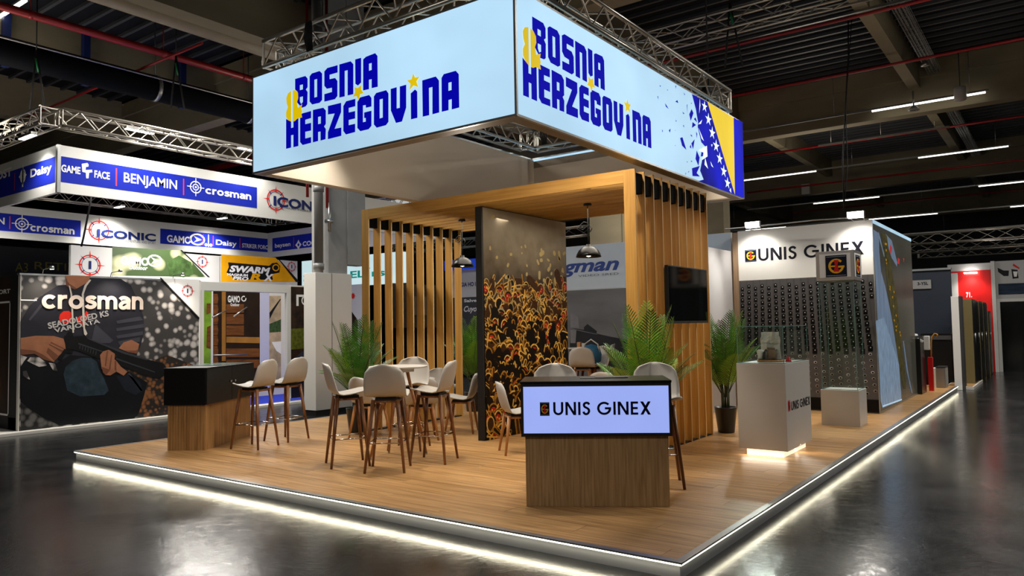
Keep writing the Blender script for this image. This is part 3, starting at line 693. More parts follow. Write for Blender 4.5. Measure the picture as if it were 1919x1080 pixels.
for i, (y, x) in enumerate(rows_):
    y = max(y, .03); sc_ = 1.6-.5*(y/2.2); top_ = y > 1.55
    a = rnd.uniform(0, math.pi); k = rnd.random(); ly = 2+i*.012; l = rnd.uniform(.07, .22)*sc_; w_ = rnd.uniform(.035, .07)*sc_
    if top_ and rnd.random() < (y-1.5)*.9: continue
    c1 = rnd.choice([g6, g6, g2, g1]) if top_ else rnd.choice([g1, g1, g2, g2, g3]); c0 = g3 if top_ else g4
    if k < .34:
        A.uv(O, [clampp(capsule(x, y, l, w_, a))], c1, ly); A.uv(O, [clampp(capsule(x+.006, y+.004, l*.96, w_*.5, a))], c0 if rnd.random() < .6 else g3, ly+.003)
    elif k < .62:
        q_ = rnd.uniform(.05, .10)*sc_; ra = rnd.uniform(.6, 1)
        A.uv(O, [clampp(circ(x, y, q_*ra, 16, 0, q_))], c1, ly); A.uv(O, [clampp(circ(x+.003, y, q_*.8*ra, 16, 0, q_*.82))], g4 if rnd.random() < .5 else g3, ly+.003)
        if rnd.random() < .6:
            A.uv(O, [clampp(circ(x, y, q_*.62*ra, 12, 0, q_*.58))], g5, ly+.006)
            for dx, dy in ((-.2, .25), (.22, .1), (0, -.25)): A.uv(O, [clampp(circ(x+q_*dx*ra, y+q_*dy, q_*.11, 6))], g1, ly+.009)
    elif k < .84:
        A.uv(O, [clampp(capsule(x, y, l*1.4, w_*.28, a))], rnd.choice([g1, g2, g1]), ly)
    else:
        A.uv(O, [clampp(capsule(x, y, l*1.2, w_*1.9, a))], g4 if not top_ else g3, ly)
A.build('printed_picture', mw)

# TV screens on the pergola
def tv(name, x0, x1, lab, sx):
    t_ = thing(name, lab, 'television', ((x0+x1)/2, 4.4, 1.95))
    W(MB().bbox((min(x0, x1), 3.8, 1.60), (max(x0, x1), 5.005, 2.295), blackm, .006), 'casing', t_)
    xs = x1+.001*sx
    W(MB().box((min(xs, xs+.001*sx), 3.815, 1.63), (max(xs, xs+.001*sx), 4.99, 2.28), mat('screen_glass', RGB(16, 17, 18), .08, var=0)), 'screen', t_)
    a, b2 = sorted((x0, x0-.03*sx)); W(MB().box((a, 4.25, 1.8), (b2, 4.6, 2.1), darkgrey), 'wall_bracket', t_)
tv('television', RX1+.03, RX1+.075, 'black flat television on the outer right slats of the pergola', 1)
tv('television', RX0-.03, RX0-.075, 'television seen from behind through the left slats', -1)

# pendant lamps
bulb = mat('bulb', (1, .9, .7, 1), .3, emit=6, ecol=(1, .86, .62, 1), var=0)
def pendant(x, y, zt, lab):
    t_ = thing('pendant_lamp', lab, 'lamp', (x, y, zt))
    MB().lathe([(.0, .168), (.03, .168), (.035, .14), (.085, .125), (.13, .085), (.158, .035), (.167, 0), (.16, 0), (.15, .03), (.12, .078), (.08, .115), (.0, .13)], mat('pendant_black', RGB(6, 6, 6), .3, var=0, spec=.3), n=28).build('lamp_shade', t_)
    MB().lathe([(0, .0), (.03, .012), (.038, .04), (.028, .075), (.02, .1), (.0, .1)], bulb, n=12).build('bulb', t_)
    top = RZ-.155-zt
    MB().tube([(0, 0, .165), (0, 0, top-.02)], .006, rubber, 6).build('cord', t_)
    MB().tube([(0, 0, .45), (-.06, 0, .47), (-.12, 0, .43), (-.13, 0, .39), (-.08, .01, .37), (-.02, .01, .41), (.03, 0, .42), (.06, 0, .37), (.03, 0, .33)], .007, rubber, 6).build('cord_loop', t_)
    MB().lathe([(0, 0), (.05, 0), (.055, -.012), (.055, -.025), (0, -.025)], blackm, c=(0, 0, top)).build('ceiling_rose', t_)
    lamp('SPOT', 'pendant_bulb', (x, y, zt-.005), 16, WARM, (x, y, 0), spot_size=2.4, spot_blend=.6, shadow_soft_size=.04)
pendant(-3.03, 4.1, 2.49, 'glossy black dome pendant lamp right of the golden mural wall')
pendant(-5.18, 4.08, 2.49, 'glossy black dome pendant lamp left of the golden mural wall')

# ------------------------------------------------------------------ counters
def box_at(o, r, d, w_, dp, z0, z1, m_, bev=.004):
    """box whose front bottom-left corner is o, r = along front, d = depth direction"""
    mt = Matrix(((r.x, d.x, 0, o.x), (r.y, d.y, 0, o.y), (0, 0, 1, 0), (0, 0, 0, 1)))
    return MB().bbox((0, 0, z0), (w_, dp, z1), m_, bev, mt), mt
fl_ = onp(987, 949.5, 'z', PZ); fr_ = onp(1256.5, 950.5, 'z', PZ)
r_ = (fr_-fl_); cw = r_.length; r_.normalize(); d_ = Vector((-r_.y, r_.x, 0))
ct = thing('reception_counter', 'front reception counter with oak base and lit blue UNIS GINEX panel', 'counter', tuple(fl_+r_*cw/2))
mb, mt = box_at(fl_, r_, d_, cw, .5, PZ, .69, oakc); W(mb, 'base', ct)
ov = .03; tw = cw+2*ov; to = fl_-r_*ov-d_*ov
mt2 = Matrix(((r_.x, d_.x, 0, to.x), (r_.y, d_.y, 0, to.y), (0, 0, 1, 0), (0, 0, 0, 1)))
td = .60
W(MB().bbox((0, .006, .685), (tw, td, 1.118), black, .004, mt2), 'cabinet', ct)
W(MB().bbox((-.004, -.004, 1.118), (tw+.004, td+.004, 1.138), black, .003, mt2), 'top', ct)
fm = MB()
for lo, hi in [((0, 0, .685), (tw, .008, .712)), ((0, 0, 1.095), (tw, .008, 1.118)), ((0, 0, .712), (.022, .008, 1.095)), ((tw-.022, 0, .712), (tw, .008, 1.095))]: fm.box(lo, hi, blackm, mt2)
W(fm, 'screen_frame', ct)
W(MB().box((.022, .002, .712), (tw-.022, .0055, 1.095), litscreen, mt2), 'lit_panel', ct)
PC = Obl(mt2 @ Vector((0, .002, .7)), r_, (0, 0, 1), -d_)
inkblue = mat('lit_ink', RGB(12, 14, 40), .4, var=0)
A = Art(PC); k = (3.177, 900, 640)
P0 = PC.px(437/k[0]+k[1], 440/k[0]+k[2]); P1 = PC.px(1018/k[0]+k[1], 440/k[0]+k[2]); PT = PC.px(437/k[0]+k[1], 362/k[0]+k[2])
def put_unis(A, P0, P1, PT, lay=2, m_=ink, spread=(.43, .485)):
    Wd = (P1-P0).dot(A.pl.right); H = (PT-P0).dot(A.pl.up)
    stroke_text(A, 'UNIS', P0, Wd*.378, H, m_, .165, .15, lay)
    stroke_text(A, 'GINEX', P0+A.pl.right*Wd*.452, Wd*.548, H, m_, .165, .15, lay)
put_unis(A, P0, P1, PT, 2, inkblue)
E0 = PC.px(358/k[0]+k[1], 444/k[0]+k[2]); ES = (PC.px(358/k[0]+k[1], 363/k[0]+k[2])-E0).dot(PC.up)
emblem(A, E0, ES, badge, gold, redink, 3, .76)
A.build('lettering', ct)
# leaflet on the counter
pc_ = mt2 @ Vector((tw*.52, td*.62, 1.138))
o = MB().box((-.15, -.1, 0), (.15, .1, .004), blackm, None).box((-.02, -.09, .004), (.26, .08, .008), darkgrey).build('brochure_pile', at=tuple(pc_), rz=.6); tag(o, 'flat dark brochures on the front reception counter top', 'brochures')

lf = onp(314.6, 844.5, 'z', PZ); lm = onp(384, 844.5, 'z', PZ); lb = onp(458, 816.5, 'z', PZ)
r2 = (lm-lf); sw = r2.length; r2.normalize(); d2 = Vector((-r2.y, r2.x, 0)); ll = (lb-lm).dot(d2)
c2 = thing('display_counter', 'oak strip counter with black cupboard top at the left corner of the platform', 'counter', tuple(lf))
mb, mt = box_at(lf, r2, d2, sw, ll, PZ, .69, oakc2); W(mb, 'base', c2)
o2 = .035; mt3 = Matrix(((r2.x, d2.x, 0, (lf-r2*o2-d2*o2).x), (r2.y, d2.y, 0, (lf-r2*o2-d2*o2).y), (0, 0, 1, 0), (0, 0, 0, 1)))
sw2 = sw+2*o2; ll2 = ll+2*o2
W(MB().bbox((0, 0, .675), (sw2-.012, ll2, 1.125), black, .004, mt3), 'cupboard', c2)
W(MB().bbox((-.004, -.004, 1.125), (sw2+.004, ll2+.004, 1.142), black, .003, mt3), 'top', c2)
W(MB().box((.06, .45, 1.142), (sw2-.06, ll2-.08, 1.148), glassedge, mt3), 'glass_inset', c2)
for y0, y1, kx in ((.012, ll2*.5-.003, ll2*.5-.06), (ll2*.5+.003, ll2-.012, ll2*.5+.06)):
    o = W(MB().bbox((sw2-.012, y0, .685), (sw2+.006, y1, 1.12), mat('black_door', RGB(30, 31, 31), .4, var=0), .003, mt3), 'door', c2)
    kb = MB(); kp = mt3 @ Vector((sw2+.006, kx, .93)); kb.tube([kp, kp+r2*.022, kp+r2*.03], [.012, .016, .010], chrome, 10); kk = kb.build('knob'); world_child(kk, c2); kk.parent = o
st_ = MB(); k_ = 0.0
while k_ < ll:   # vertical oak strips are proud of the base
    st_.box((sw, k_+.001, PZ), (sw+.004, min(k_+.034, ll), .675), oakc2, mt); k_ += .036
k_ = 0.0
while k_ < sw: st_.box((k_+.001, -.004, PZ), (min(k_+.034, sw), 0, .675), oakc2, mt); k_ += .036
o = W(st_, 'oak_strip', c2); o['kind'] = 'stuff'

# ------------------------------------------------------------------ chairs
def shell_mesh(bar=True):
    prof = [(.225, .022), (.21, .036), (.17, .036), (.08, .022), (0, .012), (-.09, .012), (-.155, .03), (-.198, .075), (-.222, .14), (-.24, .21), (-.255, .28), (-.266, .335), (-.272, .365)]
    wid = [.12, .175, .208, .222, .226, .224, .222, .222, .221, .214, .198, .155, .09]
    if not bar: prof = [(y, z if z < .05 else z*1.06) for y, z in prof]
    bm = bmesh.new(); rows = []; nu = 12
    for i, ((y, z), w_) in enumerate(zip(prof, wid)):
        row = []; t_ = i/(len(prof)-1)
        for k in range(nu+1):
            u_ = -1+2*k/nu; x = u_*w_; up_ = (abs(u_)**2.4)*(.035*max(0, 1-t_/.5)) - (u_*u_)*(.012 if i == len(prof)-1 else (.006 if i == len(prof)-2 else 0)); fw = (abs(u_)**2.2)*(.0 if t_ < .35 else .055*min(1, (t_-.35)/.25))
            row.append(bm.verts.new((x, y+fw, z+up_)))
        rows.append(row)
    for i in range(len(rows)-1):
        for k in range(nu): f = bm.faces.new([rows[i][k], rows[i+1][k], rows[i+1][k+1], rows[i][k+1]]); f.smooth = True
    bmesh.ops.recalc_face_normals(bm, faces=bm.faces)
    bmesh.ops.solidify(bm, geom=list(bm.faces), thickness=.012)
    for f in bm.faces: f.smooth = True
    me = bpy.data.meshes.new('seat_shell'); bm.to_mesh(me); bm.free(); me.materials.append(shellm); return me
SH = {True: shell_mesh(True), False: shell_mesh(False)}
def chair(name, label, cat, loc, face, bar=True, legm=walnut, group=None):
    rz = math.atan2(-face[0], face[1]); t_ = thing(name, label, cat, loc, rz, group); sz = .755 if bar else .455
    s_ = bpy.data.objects.new('seat_shell', SH[bar]); COL.objects.link(s_); s_.parent = t_; s_.location = (0, 0, sz)
    f0, f1 = (.125, .205) if bar else (.135, .20)
    for sx in (-1, 1):
        for sy in (-1, 1):
            MB().tube([(sx*f1, sy*f1, 0), (sx*f0, sy*f0, sz-.01)], [.0135, .0235], legm, 8).build('leg', t_)
    fb = MB(); z = sz-.03
    for a, b2 in [((-1, -1), (1, -1)), ((1, -1), (1, 1)), ((1, 1), (-1, 1)), ((-1, 1), (-1, -1))]:
        fb.tube([(a[0]*f0, a[1]*f0, z), (b2[0]*f0, b2[1]*f0, z)], .013, legm, 6)
    fb.box((-.11, -.11, sz-.02), (.11, .11, sz+.008), blackm)
    fb.build('seat_frame', t_)
    if bar:
        rg = MB(); kz = .30; rr_ = f1+(f0-f1)*kz/sz
        for a, b2 in [((-1, -1), (1, -1)), ((1, -1), (1, 1)), ((1, 1), (-1, 1)), ((-1, 1), (-1, -1))]:
            rg.tube([(a[0]*rr_, a[1]*rr_, kz), (b2[0]*rr_, b2[1]*rr_, kz)], .007, chrome, 8)
        rg.build('footrest', t_)
    return t_
g = 'white shell bar stools with walnut legs'
s0 = chair('bar_stool', 'nearer white bar stool at the left counter, its seat before the black cupboard', 'bar stool', (-6.42, 1.40, PZ), (-.95, -.3), group=g)
def bar(x, y, f, lab): return dup(s0, (x, y, PZ), math.atan2(-f[0], f[1]), lab, g)
bar(-6.60, 2.02, (-.96, -.2), 'white bar stool at the left counter, half hidden behind the nearer one')
bar(-4.44, 1.20, (.53, .85), 'white bar stool on the left side of the high table, in front of the palm')
bar(-3.83, 1.22, (-.57, .81), 'white bar stool with its back to the viewer before the high table')
bar(-3.76, 1.86, (-.93, -.36), 'white bar stool on the right side of the high table, seen from the side')
bar(-4.62, 2.35, (.45, -.9), 'white bar stool behind the high table, mostly hidden, back rising over the tabletop')
p = onp(1230, 680, 'z', 1.225)
bar(p.x+.1, p.y-.2, (.5, -.87), 'white bar stool behind the right end of the front reception counter')
p = onp(1026, 683, 'z', 1.225)
bar(p.x+.14, p.y-.1, (.5, -.87), 'white bar stool behind the left end of the front reception counter')
g = 'low white shell chairs with beech legs'
l0 = chair('shell_chair', 'low white chair right of the low table, beside the black end of the mural wall', 'chair', (-4.98, 3.78, PZ), (-.87, -.48), False, beech, g)
def low(x, y, f, lab, gr=g): return dup(l0, (x, y, PZ), math.atan2(-f[0], f[1]), lab, gr)
low(-5.02, 3.0, (-.75, .66), 'low white chair with its back to the viewer behind the right bar stool')
low(-6.03, 4.35, (.35, -.93), 'low white chair on the far side of the low table, only its back top showing')
low(-5.72, 2.72, (.0, 1), 'low white chair at the left of the low table, behind the front bar stool')
low(-3.27, 2.80, (.67, .74), 'low white chair seen from the side between the mural wall and the front counter')

# tables
def table(name, lab, loc, h_, rad, legm, f0, f1, tipm=chrome):
    t_ = thing(name, lab, 'table', loc)
    MB().lathe([(0, h_-.022), (rad-.02, h_-.022), (rad, h_-.012), (rad, h_-.004), (rad-.006, h_), (0, h_)], shellm, n=40).build('tabletop', t_)
    MB().box((-f0-.02, -f0-.02, h_-.07), (f0+.02, f0+.02, h_-.022), shellm).build('underframe', t_)
    for k in range(4):
        a = math.pi/4+k*math.pi/2+.35; c_, s_ = math.cos(a), math.sin(a)
        lg = MB().tube([(c_*f1, s_*f1, .025), (c_*f0, s_*f0, h_-.06)], [.013, .02], legm, 8).build('leg', t_)
        MB().tube([(c_*f1*1.005, s_*f1*1.005, 0), (c_*f1, s_*f1, .03)], .0135, tipm, 8).build('foot', lg)
table('high_table', 'round white high table with wooden legs between the bar stools', (-4.28, 1.83, PZ), 1.05, .34, beech, .11, .34)
table('low_table', 'round white low table behind the high table', (-5.85, 3.42, PZ), .75, .52, beech, .16, .36)

# ------------------------------------------------------------------ palms
def frond_mesh(ln, droop, seed, m_, nl=27, lw=.0125, ll_=.235):
    r = random.Random(seed); b_ = MB(); P = []; n = 12
    for i in range(n+1):
        t_ = i/n; P.append(Vector((0, ln*(t_*.55-.0*t_)+droop*.5*t_**2.4*ln, ln*(t_*.92)-droop*.75*t_**2.6*ln)))
    b_.tube(P, [.006*(1-.8*i/n)+.0015 for i in range(n+1)], stemm, 5)
    i_ = b_.mi(m_)
    for j in range(nl):
        t_ = .22+.78*(j/(nl-1)); f_ = t_*n; i = min(int(f_), n-1); p = P[i].lerp(P[i+1], f_-i); d = (P[i+1]-P[i]).normalized()
        l = ll_*math.sin(math.pi*(.16+.80*(j/(nl-1)))**.85)*r.uniform(.88, 1.1)+.03
        for sx in (-1, 1):
            side = Vector((sx, 0, 0)); nn = side.cross(d).normalized(); nn = nn if nn.z > 0 else -nn
            dirv = (side*.86+d*(.5+.5*t_)+nn*.25).normalized(); dr = Vector((0, 0, -1))
            w_ = dirv.cross(nn).normalized()*lw/2
            q0, q1, q2, q3 = p, p+dirv*l*.35, p+dirv*l*.72+dr*l*.06, p+dirv*l+dr*l*.17
            V = [b_.bm.verts.new(v_) for v_ in (q0-w_*.4, q0+w_*.4, q1+w_, q1-w_, q2+w_*.8, q2-w_*.8, q3)]
            for q in ((0, 1, 2, 3), (3, 2, 4, 5), (5, 4, 6)):
                f = b_.bm.faces.new([V[k_] for k_ in q]); f.material_index = i_
    me = bpy.data.meshes.new('frond'); b_.bm.to_mesh(me); b_.bm.free()
    for mm in b_.mats: me.materials.append(mm)
    return me
FR = [frond_mesh(1.05, .1, 1, leafm), frond_mesh(.95, .22, 2, leafm), frond_mesh(.8, .4, 3, leafm), frond_mesh(1.05, .05, 4, leafy), frond_mesh(.9, .2, 5, leafy)]
def palm(lab, loc, top, seed, rz=0, spread=1.0, light=.35, n=26):
    r = random.Random(seed); t_ = thing('potted_palm', lab, 'plant', loc, rz)
    MB().lathe([(0, 0), (.105, 0), (.11, .01), (.148, .33), (.152, .345), (.14, .345), (.132, .31), (0, .31)], potm, n=32).build('pot', t_)
    MB().lathe([(0, .312), (.13, .312), (.1, .325), (0, .33)], soil, n=20).build('soil', t_)
    base = .31; crown = base+.18
    for k in range(5):
        a = k*1.3; MB().tube([(.04*math.cos(a), .04*math.sin(a), base), (.05*math.cos(a), .05*math.sin(a), crown+.1)], [.014, .010], stemm, 6).build('stem', t_)
    for k in range(n):
        a = k*2.39996+r.uniform(-.2, .2); u_ = k/(n-1); lean = (.05+.62*u_)*spread
        idx = (r.choice([0, 3]) if u_ < .35 else r.choice([1, 4])) if r.random() < light else (0 if u_ < .35 else (1 if u_ < .7 else 2))
        o = bpy.data.objects.new('frond', FR[idx]); COL.objects.link(o); o.parent = t_
        o.location = (.03*math.cos(a), .03*math.sin(a), crown-.02*k/n); s_ = (top-crown)/1.03*(1-.22*u_)*r.uniform(.92, 1.04)
        o.scale = (s_, s_, s_); o.rotation_euler = Matrix.Rotation(a-math.pi/2, 3, 'Z').to_euler() if False else (Matrix.Rotation(a-math.pi/2, 3, 'Z') @ Matrix.Rotation(.5-lean*.85, 3, 'X')).to_euler()
palm('potted palm beside the white column, left of the bar stools', (-6.33, 3.03, PZ), 1.6, 1, 0, 1.05)
palm('potted palm in the gap between the left slats and the mural wall', (-6.52, 5.9, PZ), 1.62, 2, 1, .8, .7)
palm('potted palm behind the front counter, before the right slats', (-1.66, 2.93, PZ), 1.6, 3, 2, 1.1, .6)
palm('potted palm right of the pergola, beside the white plinth', (-1.79, 5.56, PZ), 1.6, 8, .6, .85, .85)

# ------------------------------------------------------------------ white plinth with glass case
px0, px1, py0, py1 = -1.045, -.505, 3.96, 4.93
pl_ = thing('display_plinth', 'large white plinth with glowing base, lettered UNIS GINEX on its side', 'plinth', ((px0+px1)/2, (py0+py1)/2, PZ))
W(MB().bbox((px0, py0, .185), (px1, py1, 1.137), offwhite, .004), 'body', pl_)
W(MB().box((px0+.07, py0+.06, PZ), (px1-.06, py1-.06, .185), mat('glow_base', (1, .93, .8, 1), .6, emit=.95, ecol=(1, .86, .62, 1), var=0)), 'lit_base', pl_)
lamp('AREA', 'plinth_glow', ((px0+px1)/2, py0+.03, .18), 1.0, WARM, ((px0+px1)/2, py0-.1, 0), shape='RECTANGLE', size=.5, size_y=.03)
lamp('AREA', 'plinth_glow', (px1-.03, (py0+py1)/2, .18), 1.6, WARM, (px1+.1, (py0+py1)/2, 0), shape='RECTANGLE', size=.03, size_y=.9)
PP = Plane('x', px1, 1); A = Art(PP)
zz = (3.855, 1360, 600)
P0 = PP.px(475/zz[0]+zz[1], 655/zz[0]+zz[2]); P1 = PP.px(610/zz[0]+zz[1], 612/zz[0]+zz[2]); PT = PP.px(475/zz[0]+zz[1], 590/zz[0]+zz[2])
put_unis(A, P0, P1, PT); E0 = PP.px(454/zz[0]+zz[1], 662/zz[0]+zz[2]); emblem(A, E0, .12, redink, badge, redink, 3, .6)
A.build('lettering', pl_)
def glass_box(t_, x0, x1, y0, y1, z0, z1, th=.006, top=True):
    W(MB().box((x0, y0, z0), (x1, y0+th, z1), glassm), 'glass_pane', t_); W(MB().box((x0, y1-th, z0), (x1, y1, z1), glassm), 'glass_pane', t_)
    W(MB().box((x0, y0+th, z0), (x0+th, y1-th, z1), glassm), 'glass_pane', t_); W(MB().box((x1-th, y0+th, z0), (x1, y1-th, z1), glassm), 'glass_pane', t_)
    if top: W(MB().box((x0, y0, z1), (x1, y1, z1+th), glassm), 'glass_pane', t_)
    eb = MB()
    for x in (x0, x1-.005):
        for y in (y0, y1-.005): eb.box((x-.001, y-.001, z0), (x+.006, y+.006, z1), glassedge)
    for z in (z0, z1):
        eb.box((x0, y0, z), (x1, y0+.006, z+.007), glassedge); eb.box((x0, y1-.006, z), (x1, y1, z+.007), glassedge); eb.box((x0, y0, z), (x0+.006, y1, z+.007), glassedge); eb.box((x1-.006, y0, z), (x1, y1, z+.007), glassedge)
    W(eb, 'glass_edge', t_)
gc = thing('glass_case', 'clear glass case standing on the large white plinth', 'glass case', ((px0+px1)/2, (py0+py1)/2, 1.137))
glass_box(gc, px0+.012, px1-.012, py0+.012, py1-.012, 1.1375, 1.545)
# exhibit: cream model of a cut-away block with small brown figures on a round stand
ex = thing('exhibit_model', 'small cream and brown model on a round black and wood stand inside the glass case', 'exhibit', (-.80, 4.42, 1.1375))
MB().lathe([(0, 0), (.15, 0), (.155, .01), (.15, .022), (0, .022)], beech).build('stand', ex)
MB().lathe([(0, .0225), (.14, .0225), (.14, .032), (0, .032)], black).build('stand_top', ex)
cream = mat('cream_resin', RGB(226, 220, 208), .35, var=.05)
bb = bmesh.new(); bmesh.ops.create_grid(bb, x_segments=6, y_segments=8, size=1)
for v_ in bb.verts:
    x, y = v_.co.x, v_.co.y; v_.co = Vector((x*.115*(1-.15*(y > .6)), .02*math.sin(x*4)*math.cos(y*3), .19+y*.155+.008*math.sin(x*9)))
bmesh.ops.solidify(bb, geom=list(bb.faces), thickness=.03)
mb = MB(); i_ = mb.mi(cream); mb.merge(bb, i_); mb.build('upright_slab', ex)
brown = mat('brown_resin', RGB(120, 92, 66), .4, var=.2)
mb = MB(); mb.lathe([(0, .032), (.05, .032), (.045, .07), (.055, .12), (.042, .15), (.05, .165), (0, .165)], brown, c=(.03, -.07, 0), n=12); mb.build('brown_figure', ex)
mb = MB(); mb.lathe([(0, .032), (.04, .032), (.035, .07), (.05, .12), (.03, .14), (0, .14)], cream, c=(-.10, -.04, 0), n=12); mb.build('cream_figure', ex)
mb = MB(); mb.tube([(-.06, -.09, .035), (-.05, -.1, .1), (-.02, -.1, .14), (.01, -.1, .1), (.0, -.09, .04)], .012, blackm, 6); mb.build('arch', ex)
o = MB().lathe([(0, 0), (.035, 0), (.03, .02), (.018, .03), (.022, .05), (0, .06)], redbright).build('red_sample', at=(-.60, 4.42, 1.138)); tag(o, 'small red sample piece inside the glass case, right of the model', 'sample')
# tall glass tower
tx0, tx1, ty0, ty1 = -.90, -.385, 6.94, 7.42
tw_ = thing('display_tower', 'tall glass showcase tower with white base and a gold G badge box on top', 'showcase', ((tx0+tx1)/2, (ty0+ty1)/2, PZ))
W(MB().bbox((tx0, ty0, PZ), (tx1, ty1, .615), offwhite, .004), 'base', tw_)
glass_box(tw_, tx0+.02, tx1-.02, ty0+.02, ty1-.02, .616, 2.165, top=False)
W(MB().bbox((tx0-.0, ty0-.0, 2.172), (tx1+.0, ty1+.0, 2.60), mat('brushed_steel', RGB(176, 172, 166), .35, .6), .005), 'top_box', tw_)
PT1 = Plane('y', ty0, -1); PT2 = Plane('x', tx1, 1)
A = Art(PT1); A.rect(Vector((tx0, ty0, 2.20)), .05, .02, .47, .36, whitep, 1); emblem(A, Vector((tx0+.135, ty0, 2.225)), .31, badge, gold, redink); A.build('badge', tw_)
A = Art(PT2); A.rect(Vector((tx1, ty0, 2.20)), .04, .02, .44, .36, whitep, 1); emblem(A, Vector((tx1, ty0+.1, 2.225)), .31, badge, gold, redink); A.build('badge', tw_)

# ------------------------------------------------------------------ UNIS GINEX back wall
gx0, gx1, gy, gy1, gz = -2.66, -.452, 8.70, 12.43, 3.22
gw = thing('exhibition_wall', 'white and black back wall block lettered UNIS GINEX under two floodlights', 'exhibition wall', (gx1, gy, PZ))
W(MB().box((gx0, gy+.006, PZ), (gx1-.012, gy1, gz), darkgrey), 'core', gw)
W(MB().box((gx0, gy, 2.335), (gx1-.01, gy+.006, gz), white), 'header_board', gw)
W(MB().box((gx0, gy+.001, PZ+.02), (gx1-.01, gy+.006, 2.335), mat('primer_ground', RGB(84, 81, 80), .45, var=.12, spec=.2)), 'picture_board', gw)
W(MB().box((gx0-.1, gy-.005, PZ), (gx0, gy+.35, gz-.02), wood('side_oak', RGB(140, 112, 86), RGB(164, 136, 106), 'z')), 'oak_side', gw)
W(MB().box((gx1-.012, gy-.002, PZ), (gx1+.002, gy+.012, gz), alu), 'corner_profile', gw)
PG = Plane('y', gy, -1); A = Art(PG); zz = (6, 1380, 440)
P0 = PG.px(252/zz[0]+zz[1], 298/zz[0]+zz[2]); PT = PG.px(252/zz[0]+zz[1], 158/zz[0]+zz[2]); P1 = Vector((-.595, gy, 2.7))
put_unis(A, P0, P1, PT, 3)
emblem(A, PG.px(103/zz[0]+zz[1], 310/zz[0]+zz[2]), (PG.px(103/zz[0]+zz[1], 172/zz[0]+zz[2])-PG.px(103/zz[0]+zz[1], 310/zz[0]+zz[2])).z, badge, gold, redink)
A.build('lettering', gw)
A = Art(PG); kb = mat('knob_print', RGB(10, 9, 10), .3, var=0); hl = mat('knob_highlight', RGB(205, 200, 195), .4, var=0); gr = mat('ring_print', RGB(150, 142, 132), .4, var=0); stripe = mat('stripe_print', RGB(76, 75, 75), .5, var=0)
O = Vector((gx0, gy, PZ+.02)); Wg = gx1-.01-gx0; Hg = 2.335-PZ-.02
for c_ in range(19):
    u0 = (c_+.5)/19*Wg
    bend = .16*((c_-5)/14)
    for r__ in range(24):
        v_ = Hg-.05-r__*.098+(.045 if c_ % 2 else 0); 
        if v_ < .28 or v_ > Hg-.06: continue
        f_ = 1-(v_/Hg); x = u0+bend*(f_*1.3)**1.5*(1 if v_ > Hg*.42 else .8)+(.5 if r__ % 2 else 0)*.0; 
        if x > Wg-.04 or x < .03: continue
        if v_ > Hg*.42:
            s_ = .026+.022*f_
            A.uv(O, [[(x-s_, v_-s_*1.5), (x+s_*.9, v_-s_*1.5), (x+s_, v_+s_*.7), (x, v_+s_*1.2), (x-s_, v_+s_*.7)]], kb, 2); A.uv(O, [circ(x+.002, v_+s_*.15, .0095, 6)], hl, 3)
        else:
            s_ = .022+.01*f_; A.uv(O, [circ(x, v_, s_, 8, .3, s_*.8)], gr if f_ > .8 or (c_+r__) % 3 else hl, 2); A.uv(O, [circ(x+.003, v_-.003, s_*.62, 8, .3, s_*.5)], kb, 3)
for c_ in range(19):
    u0 = (c_+.0)/19*Wg+.02; bend = .16*((c_-5.5)/14)
    A.uv(O, [[(max(.002, u0+bend*(f_*1.3)**1.5-.012), Hg*(1-f_)) for f_ in (0, .2, .4, .58)]+[(max(.004, u0+bend*(f_*1.3)**1.5+.012), Hg*(1-f_)) for f_ in (.58, .4, .2, 0)]], stripe, 1)
A.rect(O, .002, .002, Wg-.002, .2, kb, 4)
A.build('printed_picture', gw)
# lit side face
PS = Plane('x', gx1, 1); A = Art(PS, .0015)
sdark = mat('lit_dark_print', RGB(48, 48, 42), .25, emit=.05, ecol=(.5, .48, .36, 1), var=.15, scale=(2, 1, 1)); sblue = mat('lit_blue_print', RGB(90, 104, 126), .35, emit=.36, ecol=(.20, .29, .42, 1), var=.25, scale=(8, 8, 1.5), detail=6); sgold = mat('lit_gold_print', RGB(70, 66, 36), .4, emit=.05, ecol=(.4, .34, .1, 1), var=.5, scale=(9, 9, 9)); sred = mat('lit_red_print', RGB(190, 40, 50), .4, emit=.3, ecol=(.6, .05, .06, 1), var=0); sedge = mat('lit_edge', RGB(150, 190, 210), .3, emit=.7, ecol=(.42, .62, .78, 1), var=.15, scale=(4, 4, 4))
W(MB().box((gx1-.012, gy+.012, PZ+.03), (gx1, gy1, gz-.06), sdark), 'lit_fabric', gw)
W(MB().box((gx1-.012, gy+.012, gz-.06), (gx1+.004, gy1, gz), sedge), 'top_light_profile', gw)
W(MB().box((gx1-.012, gy+.012, PZ), (gx1+.006, gy1, PZ+.03), alu), 'bottom_profile', gw)
zz = (2.918, 1620, 410)
A.pix([[(44,55),(80,80),(82,180),(92,290),(115,370),(150,540),(190,800),(204,995),(100,1035),(90,1000),(75,600),(60,300)]], sblue, 1, zz)
A.pix([[(62,560),(108,540),(190,800),(204,995),(100,1035),(90,1000),(75,700)]], mat('lit_pale_blue_print', RGB(120, 140, 165), .35, emit=.40, ecol=(.21, .31, .44, 1), var=.5, scale=(30, 30, 5), detail=8), 1.5, zz)
A.pix([[(78,70),(112,205),(108,210),(76,90)]], sblue, 2, zz)
A.pix([[(118,85),(150,120),(180,240),(178,262),(150,215),(122,130)]], sblue, 2, zz)
A.pix([[(95,78),(122,92),(130,150),(150,280),(175,420),(198,640),(225,900),(228,935),(215,930),(190,800),(160,600),(130,400),(115,250)]], sgold, 3, zz)
